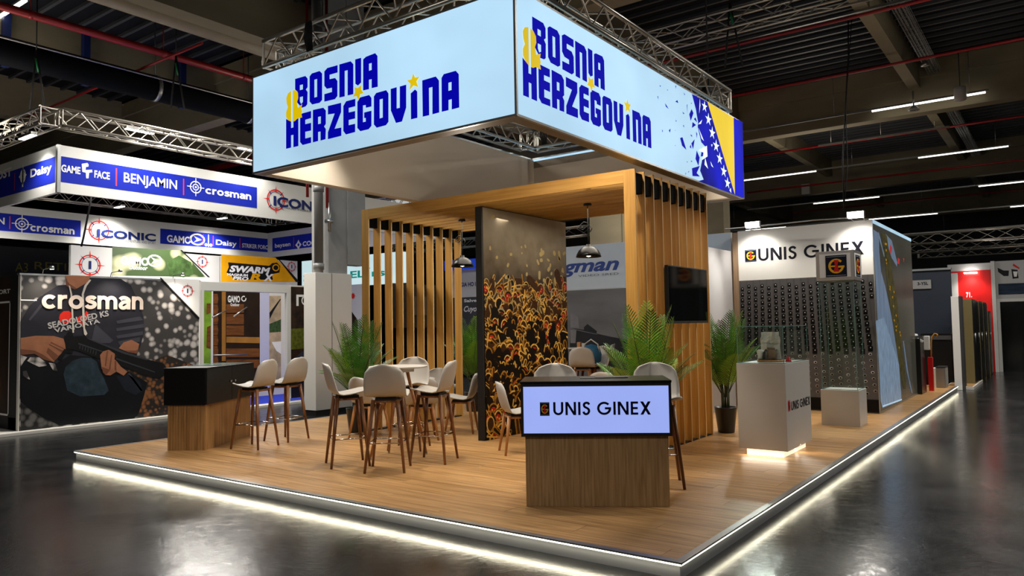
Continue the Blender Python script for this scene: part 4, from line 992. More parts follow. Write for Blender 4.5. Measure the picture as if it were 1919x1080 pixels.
A.pix([[(140,140),(150,160),(146,195),(138,180)]], sred, 4, zz); A.pix([[(182,215),(192,220),(190,250),(180,245)]], sred, 4, zz); A.pix([[(211,215),(217,218),(214,240)]], sred, 4, zz)
A.pix([[(211,670),(214,668),(240,850),(262,955),(256,950),(230,830)]], sblue, 4, zz)
for k_ in range(70):
    t_ = random.random(); x = 108+t_*115+random.uniform(-12, 12); y = 100+t_*820
    A.pix([[(x, y), (x+5, y+4), (x+4, y+16), (x-1, y+9)]], gold if k_ % 4 == 0 else sgold, 5, zz)
for k_ in range(8): A.pix([[(100+k_*13, 1030-k_*4.6), (113+k_*13, 1025-k_*4.6), (113+k_*13, 1018-k_*4.6), (100+k_*13, 1023-k_*4.6)]], sedge, 4, zz)
A.build('printed_picture', gw)
lamp('AREA', 'side_lightbox', (gx1+.02, 10, 1.3), 3, (.6, .75, 1), (gx1+1, 10, 1.2), shape='RECTANGLE', size=2.6, size_y=2.4)
# floodlights
for k_, (px_, py_) in enumerate(((1411, 421), (1604, 402))):
    p = onp(px_, py_, 'y', 8.42)
    t_ = thing('floodlight', ['left', 'right'][k_]+' white floodlight arm on top of the UNIS GINEX wall', 'floodlight', (p.x, 8.42, p.z))
    MB().bbox((-.13, -.03, -.05), (.13, .04, .05), alu, .008).build('housing', t_)
    MB().box((-.12, -.036, -.042), (.12, -.03, .042), floodm).build('lit_glass', t_)
    MB().box((-.11, -.028, -.056), (.11, .035, -.05), floodm).build('lit_glass', t_)
    for sx in (-.09, .09): MB().tube([(sx, .03, -.04), (sx, .2, -.075), (sx, .31, gz-p.z)], .008, alu, 6).build('arm', t_)
    lamp('SPOT', 'flood_beam', (p.x, 8.38, p.z-.06), 75, NEUT, (p.x, 8.75, 1.9), spot_size=2.3, spot_blend=.8, shadow_soft_size=.08)
    lamp('SPOT', 'flood_beam', (p.x, 8.3, p.z-.06), 160, NEUT, (p.x+.2, 6.0, 0), spot_size=1.7, spot_blend=.8, shadow_soft_size=.08)
o = MB().tube([(gx0-.15, 8.5, gz+.03), (-1.9, 8.5, gz+.04), (-1.3, 8.5, gz+.05), (-.7, 8.5, gz+.03)], .012, alu, 6).build('conduit'); tag(o, 'thin conduit rail between the floodlights on top of the wall', 'rail')
# grey side wall
o = MB().box((-2.84, 5.9, PZ), (-2.78, 8.68, 2.87), grey).build('partition_wall'); tag(o, 'plain pale grey partition wall between the pergola and the UNIS GINEX wall', 'partition')
o = MB().box((-3.02, 10.9, PZ), (-2.5, 11.3, 7), concrete).build('concrete_post'); o.location = (-1.6, 1, 0); tag(o, 'pale concrete column rising behind the grey partition', 'column')
o = MB().box((-9.5, 15.2, 0), (-8.45, 15.6, 7), concrete).box((-8.42, 15.25, 0), (-7.9, 15.6, 7), concrete).build('concrete_post'); tag(o, 'pale concrete column behind the pendant lamp and the Igman wall', 'column')

# ------------------------------------------------------------------ Igman wall
ig = thing('exhibition_wall', 'white and grey back wall with blue igman lettering and an aircraft picture', 'exhibition wall', (-5, 8.9, PZ))
W(MB().box((-8.2, 8.92, PZ), (-2.86, 9.0, 3.24), white), 'core', ig)
W(MB().box((-8.2, 8.915, 2.33), (-2.87, 8.92, 3.235), mat('pale_board', RGB(196, 206, 216), .5, var=.03)), 'header_board', ig)
W(MB().box((-8.2, 8.915, PZ+.01), (-2.87, 8.92, 2.32), mat('cloudy_sky_print', RGB(112, 112, 114), .5, var=.35, scale=(.7, 1, 1.8), detail=5)), 'picture_board', ig)
PI = Plane('y', 8.915, -1); A = Art(PI, .002); jet = mat('aircraft_print', RGB(44, 46, 50), .5, var=.2); jl = mat('canopy_print', RGB(128, 128, 132), .4, var=.2)
zz = (6, 1040, 560)
A.pix([[(178,330),(330,350),(480,395),(640,430),(760,452),(980,520),(980,800),(160,800)]], jet, 1, zz)
A.pix([[(178,165),(225,175),(265,215),(275,330),(178,325)]], jl, 2, zz); A.pix([[(330,320),(370,285),(475,365),(470,390),(330,350)]], jet, 2, zz)
A.pix([[(178,345),(245,355),(235,500),(178,500)]], jl, 2, zz); A.pix([[(180,332),(480,400),(480,404),(180,340)]], jl, 3, zz)
A.build('printed_picture', ig)
textpx('lettering', 'igman', PI, 1046, 1161, 490, 521, mat('igman_blue', RGB(22, 60, 140), .5, var=0), ig, fatten=.03, shear=.3)
textpx('lettering', 'VIDEO SRED', PI, 1084, 1160, 515.5, 519.5, mat('grey_ink', RGB(90, 96, 110), .5, var=0), ig)
# chairs and table in front of the Igman wall
g2_ = 'white chairs in front of the Igman wall'
p = onp(1082, 651, 'z', 1.225)
o = bar(p.x, p.y+.2, (-.35, .94), 'white high chair, back to the viewer, left of the blue bag at the Igman wall'); o['group'] = g2_
p = onp(1147, 645, 'z', 1.225); i2 = Vector((p.x-.18, p.y-.1, 0))
o = bar(i2.x, i2.y, (-.93, -.36), 'white high chair seen sideways before the Igman wall, carrying the cream handbag'); o['group'] = g2_
p = onp(1070, 692, 'z', .98); low(p.x, p.y, (.8, .6), 'low white chair rim just right of the mural wall, above the counter top', g2_)
p = onp(1137, 694, 'z', .96); low(p.x, p.y, (-.2, 1), 'low white chair before the Igman wall, only its rim over the counter', g2_)
p = onp(1092, 652, 'z', 1.16)
table('high_table', 'small white round high table before the Igman wall', (p.x, p.y, PZ), 1.05, .38, beech, .12, .3)
tb = p.copy()
blueb = mat('blue_cloth', RGB(28, 92, 128), .6, var=.3)
p = onp(1112, 650, 'z', 1.22)
o = bar(p.x, p.y, (-.2, -1), 'white high chair under the round blue bag before the Igman wall'); o['group'] = g2_
o = MB().lathe([(0, 0), (.10, .01), (.165, .09), (.18, .2), (.15, .3), (.08, .36), (0, .38)], blueb, n=18).build('bag', at=(p.x-.02, p.y-.03, .885)); tag(o, 'round blue bag on a high chair before the Igman wall', 'bag')
MB().tube([(-.15, 0, .22), (-.13, 0, .38), (0, 0, .46), (.13, 0, .38), (.16, 0, .22)], .013, shellm, 6).build('handle', o)
o = MB().bbox((-.15, -.06, 0), (.15, .06, .22), mat('cream_cloth', RGB(196, 186, 168), .7, var=.1), .05).build('bag', at=(i2.x-.02, i2.y-.03, .89)); tag(o, 'cream handbag with a dark pattern on a white high chair', 'bag')
pt = MB()
for k_ in range(5): pt.tube([(-.11+.05*k_, -.061, .10), (-.10+.05*k_, -.064, .15), (-.07+.05*k_, -.064, .11)], .007, blackm, 5)
pt.build('pattern', o)
o = MB().bbox((-.04, -.04, 0), (.04, .04, .11), beech, .01).box((.06, -.03, 0), (.12, .03, .09), shellm).build('cup', at=(tb.x, tb.y-.1, 1.16)); tag(o, 'small wooden box and white cup on the high table before the Igman wall', 'cup')

# ------------------------------------------------------------------ column beside the stand
cl = thing('hall_column', 'thick hall column, white boxed below and bare grey concrete above', 'column', (-9.3, 5, 0))
W(MB().bbox((-9.54, 4.62, .1), (-9.2, 5.50, 2.66), white, .006), 'cladding', cl)
W(MB().box((-9.53, 4.63, 0), (-9.21, 5.49, .1), blackm), 'skirting', cl)
W(MB().box((-9.201, 5.0, .1), (-9.196, 5.008, 2.66), darkgrey), 'panel_joint', cl)
W(MB().box((-9.75, 4.98, 2.66), (-9.26, 5.44, 8.35), mat('grey_concrete', RGB(150, 150, 148), .8, var=.1)), 'concrete_shaft', cl)
W(MB().box((-9.5, 5.445, 2.85), (-9.24, 5.9, 8.35), mat('grey_concrete', RGB(150, 150, 148), .8)), 'cable_duct', cl)
W(MB().tube([(-9.3, 4.78, 2.66), (-9.3, 4.78, 8.3)], .085, mat('grey_pipe', RGB(118, 118, 116), .4), 16), 'drain_pipe', cl)
for z_ in (2.72, 4.2): W(MB().tube([(-9.3, 4.78, z_), (-9.3, 4.78, z_+.12)], .1, mat('grey_pipe', RGB(118, 118, 116), .4), 16), 'pipe_collar', cl)
for x, y in ((-9.45, 4.64), (-9.22, 4.92)): 
    W(MB().tube([(x, y, 4.1 if y < 4.7 else 3.9), (x, y, 8.3)], .028, redpipe, 8), 'red_pipe', cl)
W(MB().tube([(-9.2, 4.95, 3.45), (-9.2, 4.95, 4.0)], .03, alu, 8).tube([(-9.26, 4.9, 3.65), (-9.14, 5.0, 3.65)], .04, alu, 8), 'valve', cl)

# ------------------------------------------------------------------ left stand
lp = thing('exhibition_platform', 'white edged low platform of the stand across the left aisle', 'platform', (-15, 4, 0))
W(MB().bbox((-19.6, -2.6, 0), (-11.42, 11.2, .05), white, .004), 'deck', lp)
W(MB().box((-19.4, 3.9, .05), (-11.7, 11.0, .056), mat('blue_carpet', RGB(24, 52, 190), .9)), 'blue_carpet', lp)
# ring sign
KX, KX2, KY, KY2, K0, K1 = -11.58, -19.12, 1.15, 10.70, 3.98, 4.79
rs = thing('hanging_sign', 'white ring sign with blue brand bands hung over the left stand', 'sign', ((KX+KX2)/2, (KY+KY2)/2, K0))
whl = mat('ring_board', RGB(206, 206, 202), .5, var=.02)
for lo, hi in [((KX-.06, KY, K0), (KX, KY2, K1)), ((KX2, KY, K0), (KX-.06, KY+.06, K1)), ((KX2, KY+.06, K0), (KX2+.06, KY2, K1)), ((KX2+.06, KY2-.06, K0), (KX-.06, KY2, K1))]: W(MB().box(lo, hi, whl), 'ring_panel', rs)
W(MB().box((KX-.05, KY-.015, K0), (KX+.015, KY+.04, K1), alu), 'corner_profile', rs)
R1 = Plane('x', KX, 1); R2 = Plane('y', KY, -1); R3 = Plane('x', KX2+.06, 1); R4 = Plane('y', KY2-.06, -1)
def band(pl, x0, x1, name='blue_band', z0=K0+.18, z1=K1-.19, parent=rs):
    a = pl.px(x0, 400); b2 = pl.px(x1, 400); A = Art(pl, .003); o = a.copy(); o.z = 0
    w_ = (b2-a).dot(pl.right); A.rect(o, 0, z0, w_, z1, bluep, 1); return A.build(name, parent)
band(R1, 113, 482); band(R2, -160, 103); band(R3, -60, 152); band(R3, 301, 509); band(R4, 511, 640)
redl = mat('red_rule', RGB(214, 50, 80), .5, var=0)
def rule(pl, x, z0=K0+.24, z1=K1-.25):
    A = Art(pl, .003); o = pl.px(x, 400); o.z = 0; A.rect(o, -.012, z0, .012, z1, redl, 2); A.build('red_rule', rs)
for x in (217.5, 344): rule(R1, x)
rule(R2, 27.5); rule(R3, 19); rule(R3, 381); rule(R3, 400); rule(R3, 450); rule(R4, 551)
T = lambda *a, **k: textpx('lettering', *a, whitep, rs, step=.003, **k)
T('GAME', R1, 115, 151, 308, 322, fatten=.03); T('FACE', R1, 177, 206, 319, 333, fatten=.03); T('BENJAMIN', R1, 232, 332, 323, 347, fatten=.015)
A = Art(R1, .003)
for q_ in [[(552,458),(590,452),(598,462),(598,476),(580,480),(578,500),(622,498),(624,515),(602,518),(598,556),(582,556),(580,518),(556,512)]]: A.pix([q_], whitep, 2, (3.6, 0, 180))
A.build('logo_mark', rs)
def crosslogo(pl, cx, cy, r, parent, m_=whitep):
    A = Art(pl, .003); o = pl.px(cx, cy)
    for rr2, t_ in ((r*.72, r*.13), (r*.36, r*.12)):
        for q in strokepoly(arc(0, 0, rr2, 0, 360, 24), t_): A.uv(o, [q], m_, 2)
    for a in range(4):
        c_, s_ = math.cos(a*math.pi/2), math.sin(a*math.pi/2); A.uv(o, [[(c_*r*.5-s_*r*.05, s_*r*.5+c_*r*.05), (c_*r*.5+s_*r*.05, s_*r*.5-c_*r*.05), (c_*r*1.15+s_*r*.05, s_*r*1.15-c_*r*.05), (c_*r*1.15-s_*r*.05, s_*r*1.15+c_*r*.05)]], m_, 3)
    A.uv(o, [circ(0, 0, r*.14, 10)], m_, 3); A.build('logo_mark', parent)
def cros(pl, x0, x1, yt, yb, parent, m_=whitep, lay=2, step=.003):
    A = Art(pl, step); a = pl.px(x0, yb); b2 = pl.px(x0, yt); c_ = pl.px(x1, (yt+yb)/2)
    stroke_text(A, 'crosman', a, (c_-a).dot(pl.right), (b2-a).z, m_, .27, .10, lay); A.build('lettering', parent)
crosslogo(R1, 367, 351, .155, rs); cros(R1, 385, 471, 352.5, 363, rs)
A = Art(R1, .003); compass(A, R1.px(517, 375), .30, redink, navyink, letter=False); A.build('logo_mark', rs)
textpx('lettering', 'ICONIC', R1, 512, 612, 367, 386, navyink, rs, step=.003, fatten=.035, layer=7); textpx('lettering', 'HARD WORKING GEAR', R1, 536, 610, 388, 392, mat('grey_ink', RGB(90, 96, 110), .5, var=0), rs, step=.003)
T('ST FROST', R2, -40, 23, 334, 350, fatten=.03); T('Daisy', R2, 58, 98, 318, 338, fatten=.03)
A = Art(R2, .003); o = R2.px(44, 330)
for q in strokepoly(arc(0, 0, .11, 0, 360, 20), .03): A.uv(o, [q], whitep, 2)
A.uv(o, [[(-.02, -.2), (.03, -.2), (.03, .2), (-.02, .2)]], whitep, 3); A.uv(o, [star(0, 0, .17, 4, 0, .5)], whitep, 3); A.build('logo_mark', rs)
cros(R3, 57, 140, 422.5, 433, rs); crosslogo(R3, 41.5, 420, .2, rs); T('MIN', R3, -26, 9, 405, 418, fatten=.02)
A = Art(R3, .003); compass(A, R3.px(186, 432), .35, redink, navyink, letter=False); A.build('logo_mark', rs)
textpx('lettering', 'ICONIC', R3, 182, 292, 429, 444, navyink, rs, step=.003, fatten=.035, layer=7); textpx('lettering', 'THE NAME OF ADVENTURE AND SPORT', R3, 200, 292, 446, 451, mat('grey_ink', RGB(90, 96, 110), .5, var=0), rs, step=.003)
T('GAMO', R3, 313, 358, 440, 454, fatten=.03); T('Daisy', R3, 405, 444, 449, 462, fatten=.02); T('STRIKER FORCE', R3, 454, 506, 456, 464, fatten=.02); T('baysen', R4, 516, 545, 457, 467, fatten=.02); T('COOC', R4, 568, 600, 453, 462, fatten=.03)
A = Art(R3, .003); o = R3.px(370, 449)
for q in strokepoly(arc(0, 0, .16, 0, 360, 16), .045): A.uv(o, [[(x*1.4, y) for x, y in q]], whitep, 2)
A.uv(o, [[(-.12, .1), (.14, .0), (-.12, -.1), (-.02, 0)]], whitep, 3)
o = R3.px(391, 452); A.rect(o, -.015, -.18, .015, .2, whitep, 2); A.uv(o, [circ(-.08, -.12, .05, 8)], whitep, 2); A.uv(o, [circ(.08, -.12, .05, 8)], whitep, 2)
A.build('logo_mark', rs)
A = Art(R4, .003); o = R4.px(560, 459); A.uv(o, [star(0, 0, .16, 4, 0, .6), circ(0, 0, .05, 8)], whitep, 2); A.build('logo_mark', rs)
t3 = truss_ring('truss_square', 'silver truss square with small floods above the left white ring sign', KX2+.1, KX+.15, KY-.2, KY2+.1, 5.2, .28)
for k_, (px_, py_) in enumerate(((262, 246), (52, 257), (468, 281))):
    pl_q = Plane('x', KX+.2, 1) if px_ > 100 else Plane('y', KY-.3, -1)
    p = pl_q.px(px_, py_); t_ = thing('floodlight', ['lit floodlight above the GAME FACE lettering of the left ring', 'lit floodlight on the left side of the left truss', 'lit floodlight on the left truss beside the big sign'][k_], 'floodlight', (p.x, p.y, p.z))
    rz = 0 if px_ < 100 else math.pi/2
    t_.rotation_euler = (0, 0, rz)
    MB().bbox((-.26, -.05, 0), (.26, .05, .05), alu, .006).build('housing', t_); MB().box((-.25, -.045, -.008), (.25, .045, 0), floodm).build('lit_glass', t_)
    lamp('SPOT', 'flood_beam', (p.x+.05, p.y-.02, p.z-.03), 170, NEUT, (p.x-.35+(.3 if px_ < 100 else 0), p.y, 3.0), spot_size=2.2, spot_blend=.8, shadow_soft_size=.1)
for k_, (a, b2) in enumerate((((-17.5, 2.5), .0), ((-15.5, 6), 0), ((-18.3, 8.5), 0), ((-18.4, 5.5), 0))):
    x, y = a; t_ = thing('floodlight', ['first', 'second', 'third', 'fourth'][k_]+' inner floodlight inside the left truss square, counted from the left', 'floodlight', (x, y, 4.98))
    MB().bbox((-.2, -.06, 0), (.2, .06, .05), alu, .006).build('housing', t_); MB().box((-.19, -.055, -.008), (.19, .055, 0), floodm).build('lit_glass', t_)
    MB().tube([(0, 0, .05), (0, 0, .12)], .015, alu, 6).build('bracket', t_)
    lamp('SPOT', 'flood_beam', (x, y, 4.9), 260, NEUT, (x-.8, y, 2.5), spot_size=2.0, spot_blend=.8, shadow_soft_size=.1)
# big crosman wall
CX = -11.58
cwl = thing('exhibition_wall', 'crosman poster wall showing a person in a dark hoodie holding an air rifle', 'exhibition wall', (CX, 2, .05))
W(MB().box((CX-.09, .617, .05), (CX-.004, 3.72, 2.56), white), 'core', cwl)
W(MB().box((CX-.1, .6, 2.56), (CX+.004, 3.74, 2.59), alu), 'top_profile', cwl)
W(MB().box((CX-.1, 3.72, .05), (CX+.004, 3.76, 2.59), white), 'end_profile', cwl)
def bokeh(name, c1, c2, scale, warm=None):
    m = bpy.data.materials.new(name); m.use_nodes = True; nt = m.node_tree; b = nt.nodes['Principled BSDF']; N = nt.nodes.new; L = nt.links.new
    tc = N('ShaderNodeTexCoord'); v = N('ShaderNodeTexVoronoi'); v.inputs['Scale'].default_value = scale; v.feature = 'SMOOTH_F1'; v.inputs['Smoothness'].default_value = .25
    nz = N('ShaderNodeTexNoise'); nz.inputs['Scale'].default_value = scale*.18; nz.inputs['Detail'].default_value = 3
    L(tc.outputs['Object'], v.inputs['Vector']); L(tc.outputs['Object'], nz.inputs['Vector'])
    s_ = N('ShaderNodeMath'); s_.operation = 'SUBTRACT'; L(nz.outputs['Fac'], s_.inputs[0]); L(v.outputs['Distance'], s_.inputs[1])
    cr = N('ShaderNodeValToRGB'); cr.color_ramp.elements[0].position = -.0; cr.color_ramp.elements[0].color = c1; cr.color_ramp.elements[1].position = .3; cr.color_ramp.elements[1].color = c2; z_ = cr.color_ramp.elements.new(.1); z_.color = tuple(a*.6+b2*.4 for a, b2 in zip(c1, c2))
    L(s_.outputs[0], cr.inputs[0]); L(cr.outputs[0], b.inputs['Base Color']); b.inputs['Roughness'].default_value = .45; MATS[name] = m; return m
bk = bokeh('bokeh_print', RGB(52, 50, 50), RGB(190, 184, 180), 7.5); bkd = bokeh('bokeh_dark_print', RGB(16, 16, 17), RGB(96, 94, 92), 8); bkb = bokeh('bracken_print', RGB(26, 20, 16), RGB(134, 84, 46), 12)
W(MB().box((CX-.004, .63, .05), (CX, 3.72, 2.56), bk), 'printed_board', cwl)
PW_ = Plane('x', CX, 1); A = Art(PW_, .0015); zz = (3.6, 40, 510)
hood = mat('hoodie_print', RGB(40, 40, 47), .5, var=.25, scale=(2, 2, 3)); skin = mat('skin_print', RGB(150, 100, 74), .5, var=.15, scale=(6, 6, 6)); skin2 = mat('skin_shade_print', RGB(110, 70, 52), .5, var=.1); jean = mat('trouser_print', RGB(19, 20, 24), .5, var=.2); knee = mat('knee_print', RGB(40, 54, 64), .5, var=.5, scale=(7, 7, 7), detail=6); gun = mat('rifle_print', RGB(20, 21, 23), .45, var=.1); gunl = mat('rifle_light_print', RGB(52, 54, 58), .45, var=0); cord = mat('cord_print', RGB(190, 184, 174), .5, var=0); heart = mat('heart_print', RGB(214, 46, 34), .5, var=.05); fold = mat('fold_print', RGB(62, 62, 70), .5, var=.1); dk = mat('dark_print', RGB(26, 26, 28), .5, var=.1)
D = lambda l, m_, ly=2: A.pix([l], m_, ly, zz)
D([(-4,880),(120,970),(265,1038),(-4,1082)], bkd, 1)
D([(640,700),(985,560),(1198,640),(1198,960),(640,985)], bkb, 1)
D([(-4,560),(-4,330),(60,225),(130,165),(250,90),(320,85),(470,35),(650,32),(740,90),(790,200),(825,300),(832,400),(805,500),(780,560),(700,700),(540,700),(300,600),(230,640),(100,620)], hood, 2)
D([(-4,560),(120,600),(240,615),(330,560),(500,575),(600,690),(720,670),(850,745),(830,830),(790,962),(760,988),(262,1036),(120,968),(-4,878)], jean, 3)
D([(295,25),(470,28),(448,70),(375,112),(318,75)], skin, 3); D([(300,50),(330,85),(375,112),(362,118),(305,95)], skin2, 4)
D([(285,690),(300,640),(345,600),(410,578),(470,580),(510,605),(525,660),(560,720),(590,800),(560,830),(400,840),(310,800)], knee, 4)
D([(640,700),(720,690),(800,740),(820,800),(770,830),(700,800)], mat('knee_far_print', RGB(28, 34, 42), .5, var=.3), 4)
D([(-4,445),(100,430),(220,432),(285,450),(305,515),(255,565),(218,608),(150,588),(90,550),(-4,560)], skin, 5)
D([(-4,520),(90,530),(150,560),(218,608),(150,590),(90,552),(-4,560)], skin2, 6); D([(200,470),(300,520),(280,545),(190,490)], skin2, 6); D([(180,510),(250,565),(225,600),(170,540)], skin2, 6); D([(190,478),(290,525),(284,532),(186,486)], skin, 7)
D([(658,515),(690,475),(745,458),(795,485),(782,553),(720,540)], skin, 5); D([(700,530),(782,553),(790,520),(770,530)], skin2, 6)
for l in ([(640,330),(800,300),(825,325),(650,350)], [(640,380),(825,350),(830,375),(645,400)], [(640,430),(820,400),(822,425),(650,450)], [(650,470),(800,440),(802,470),(670,500)], [(150,190),(170,200),(60,330),(50,320)], [(470,480),(500,350),(620,460),(600,480)], [(730,680),(820,800),(812,810),(720,690)]): D(l, fold, 4)
D([(290,430),(370,435),(440,447),(620,515),(800,578),(955,615),(975,640),(970,695),(930,722),(850,705),(700,645),(560,600),(380,530),(300,518)], gun, 7)
D([(440,449),(460,450),(700,540),(850,588),(850,597),(690,553)], gunl, 8); D([(385,478),(640,565),(640,572),(384,488)], gunl, 8); D([(640,580),(900,672),(900,680),(640,590)], gunl, 8)
for k_ in range(7): D([(395+k_*18, 492+k_*6.5), (400+k_*18, 494+k_*6.5), (395+k_*18, 520+k_*7), (390+k_*18, 518+k_*7)], gunl, 8)
D([(290,520),(350,530),(345,552),(300,545),(270,600),(245,585)], gun, 7); D([(300,425),(320,400),(345,410),(350,440)], gun, 8)
D([(365,432),(430,430),(445,450),(372,446)], gun, 8)
D([(530,560),(552,535),(590,525),(630,552),(628,590),(640,600),(672,640),(715,672),(690,700),(640,672),(600,698),(565,695),(540,650)], skin, 9)
for l in ([(575,535),(585,532),(570,640),(562,630)], [(605,560),(612,555),(600,660),(590,655)], [(540,640),(600,660),(570,695),(550,680)], [(628,600),(640,600),(640,672),(628,655)]): D(l, skin2, 10)
D([(40,600),(60,575),(120,575),(160,605),(172,632),(120,640),(60,612)], bk, 6); D([(10,670),(35,665),(58,725),(40,720),(12,700)], bk, 6); D([(185,612),(225,618),(245,668),(215,665)], bk, 6); D([(-4,560),(40,575),(20,600),(-4,640)], bk, 6)
D([(255,310),(262,285),(285,265),(320,262),(345,282),(355,330),(340,348),(290,345),(262,335)], heart, 4); D([(370,325),(390,300),(425,290),(436,262),(452,275),(448,310),(420,365),(385,350)], heart, 4)
D([(318,90),(328,95),(342,150),(348,250),(354,410),(344,410),(336,250),(330,150)], cord, 11); D([(460,50),(470,55),(440,95),(420,150),(424,250),(428,380),(444,415),(434,430),(422,420),(412,340),(406,150),(425,90)], cord, 11)
D([(940,40),(1200,52),(1198,312)], whitep, 12); D([(930,38),(942,38),(1199,306),(1199,322)], dk, 12)
D([(-4,185),(105,188),(105,195),(-4,193)], whitep, 4)
A.build('printed_picture', cwl)
A = Art(PW_, .0015); compass(A, PW_.px(40+1119/3.6, 510+128/3.6), .145, redink, navyink, 14); A.build('logo_mark', cwl)
cros(PW_, 77.5, 268, 552, 579, cwl, mat('cream_print', RGB(236, 218, 204), .5, var=0), 14, .0015)
px_ = PW_.px(91, 617); text('lettering', 'SEADOLOED KS', PW_, px_, 1.0, .105, mat('shirt_ink', RGB(170, 168, 168), .5, var=0), cwl, rot=.22, layer=10, fatten=.03); text('lettering', 'VARJOATA', PW_, PW_.px(103, 627), .75, .1, mat('shirt_ink', RGB(170, 168, 168), .5, var=0), cwl, rot=.22, layer=10, fatten=.03)
# wall to the left of the corner
o = thing('exhibition_wall', 'dark poster wall with a thin white frame line at the far left edge', 'exhibition wall', (-14, .6, .05))
W(MB().box((-17, .62, .05), (CX-.1, .70, 2.57), blackm), 'panel', o)
PB = Plane('y', .62, -1); A = Art(PB, .0015)
A.rect(Vector((-17, .62, .05)), 0, .0, 5.31, 2.5, mat('dark_brown_print', RGB(48, 34, 24), .5, var=.7, scale=(2, 2, 1.2), detail=5), 1)
A.rect(Vector((-17, .62, .05)), 5.02, .0, 5.31, 2.5, blackm, 2); A.rect(Vector((-17, .62, .05)), 0, 0, 5.31, .2, blackm, 2)
A.rect(Vector((-17, .62, .05)), 5.0, .22, 5.03, 2.1, whitep, 3); A.rect(Vector((-17, .62, .05)), 0, .22, 5.03, .25, whitep, 3); A.rect(Vector((-17, .62, .05)), 0, 2.07, 5.03, 2.1, whitep, 3)
A.uv(Vector((-12.9, .62, 1.75)), [[(0, 0), (.5, .12), (.2, .3), (0, .35)]], mat('amber_print', RGB(140, 82, 26), .5, var=.2), 2); A.uv(Vector((-12.7, .62, .7)), [circ(.1, 0, .35, 10, 0, .3)], mat('bronze_print', RGB(82, 52, 24), .5, var=.5, scale=(8, 8, 8)), 2)
A.build('printed_picture', o); textpx('lettering', 'SUPPORT', PB, -24, 20, 546, 554, whitep, o, fatten=.03)
for k_, yy in enumerate((.95, 2.05, 3.2)):
    t_ = thing('arm_spot', ['left', 'middle', 'right'][k_]+' small arm spotlight on the top edge of the crosman wall', 'spotlight', (CX, yy, 2.59))
    MB().tube([(-.03, 0, 0), (.0, 0, .07), (.3, 0, .09)], .007, alu, 6).build('arm', t_); MB().lathe([(0, .03), (.03, .03), (.035, -.02), (0, -.02)], alu, c=(.32, 0, .08), n=10).build('lamp_head', t_)
    MB().lathe([(0, -.023), (.028, -.023), (.028, -.0205), (0, -.0205)], floodm, c=(.32, 0, .08), n=10).build('lit_lens', t_)
    lamp('SPOT', 'wall_spot_beam', (CX+.32, yy, 2.63), 34, WARM, (CX-.1, yy, 1.5), spot_size=1.9, spot_blend=.9, shadow_soft_size=.05)
# row front: lintel, posts, dark poster by the column
lt_ = thing('booth_front', 'white framed booth front with posts and lintel right of the crosman wall', 'exhibition frame', (CX, 4.8, .05))
W(MB().box((CX-.2, 3.76, 2.40), (CX, 5.84, 2.57), whl), 'lintel', lt_); W(MB().box((CX-.08, 5.78, .05), (CX, 5.86, 2.40), whl), 'post', lt_); W(MB().box((CX-.08, 3.77, .05), (CX, 3.83, 2.40), whl), 'post', lt_)
W(MB().box((CX-.08, 5.86, .12), (CX-.004, 7.1, 2.57), white), 'panel', lt_)
PQ = Plane('x', CX-.004, 1); A = Art(PQ, .0015); dkm = mat('forest_print', RGB(44, 30, 20), .5, var=.8, scale=(5, 5, 5), detail=6); gm = mat('moss_print', RGB(86, 92, 26), .5, var=.5, scale=(12, 12, 12)); 
O = Vector((CX-.004, 5.88, .12)); A.rect(O, 0, 0, 1.2, 2.42, dkm, 1); A.rect(O, 0, 0, 1.2, .35, mat('night_print', RGB(24, 22, 40), .5, var=.1), 2); A.uv(O, [[(0, 1.05), (1.2, 1.1), (1.2, 1.5), (.6, 1.52), (0, 1.5)]], gm, 2); A.uv(O, [[(0, .8), (.3, 1.0), (1.2, 1.15), (1.2, 1.0), (.4, .85)]], mat('slate_print', RGB(48, 52, 66), .5, var=.1), 3); A.uv(O, [[(0.05, .62), (.3, .7), (.28, .58), (.05, .56)]], mat('leaf_print', RGB(60, 150, 70), .5, var=.2), 4)
for q in strokepoly(arc(.38, 2.12, .09, 0, 360, 16), .03): A.uv(O, [q], whitep, 4)
A.rect(O, .14, 2.0, .2, 2.25, whitep, 4); A.rect(O, .2, 2.2, .5, 2.25, whitep, 4)
A.build('printed_picture', lt_)
# inner walls of that booth
inn = thing('exhibition_wall', 'log cabin poster wall with GAMO lettering inside the left booth', 'exhibition wall', (-13.4, 5.3, .05))
PN = Plane('x', -13.3, 1); W(MB().box((-13.4, 4.7, .05), (-13.3, 7.3, 2.56), white), 'panel', inn)
A = Art(PN, .0015); log = mat('log_print', RGB(120, 72, 34), .5, var=.4, scale=(3, 3, 20), detail=5); logd = mat('log_dark_print', RGB(40, 26, 16), .5, var=.3); beam = mat('beam_print', RGB(170, 118, 52), .5, var=.2)
zz = (3.376, 370, 480)
D = lambda l, m_, ly=1: A.pix([l], m_, ly, zz)
D([(25,215),(90,215),(85,680),(22,680)], mat('meadow_print', RGB(120, 160, 46), .5, var=.5, scale=(3, 3, 3)), 1); D([(60,300),(85,300),(85,360),(58,370)], log, 2); D([(62,450),(85,440),(85,590),(58,580)], log, 2)
D([(98,218),(396,220),(396,835),(100,835)], logd, 1)
D([(90,214),(100,214),(100,840),(88,840)], whitep, 3)
for k_ in range(7): D([(102, 240+k_*66), (128, 240+k_*66), (134, 272+k_*66), (128, 302+k_*66), (102, 302+k_*66)], log, 2)
D([(155,222),(180,222),(180,665),(155,665)], beam, 3)
for y_, h_ in ((305, 60), (368, 70), (440, 68), (585, 60), (655, 60)): D([(184, y_), (295 if y_ < 500 else 392, y_), (295 if y_ < 500 else 392, y_+h_-6), (184, y_+h_-6)], log, 2)
D([(184,510),(394,514),(394,552),(184,548)], beam, 3)
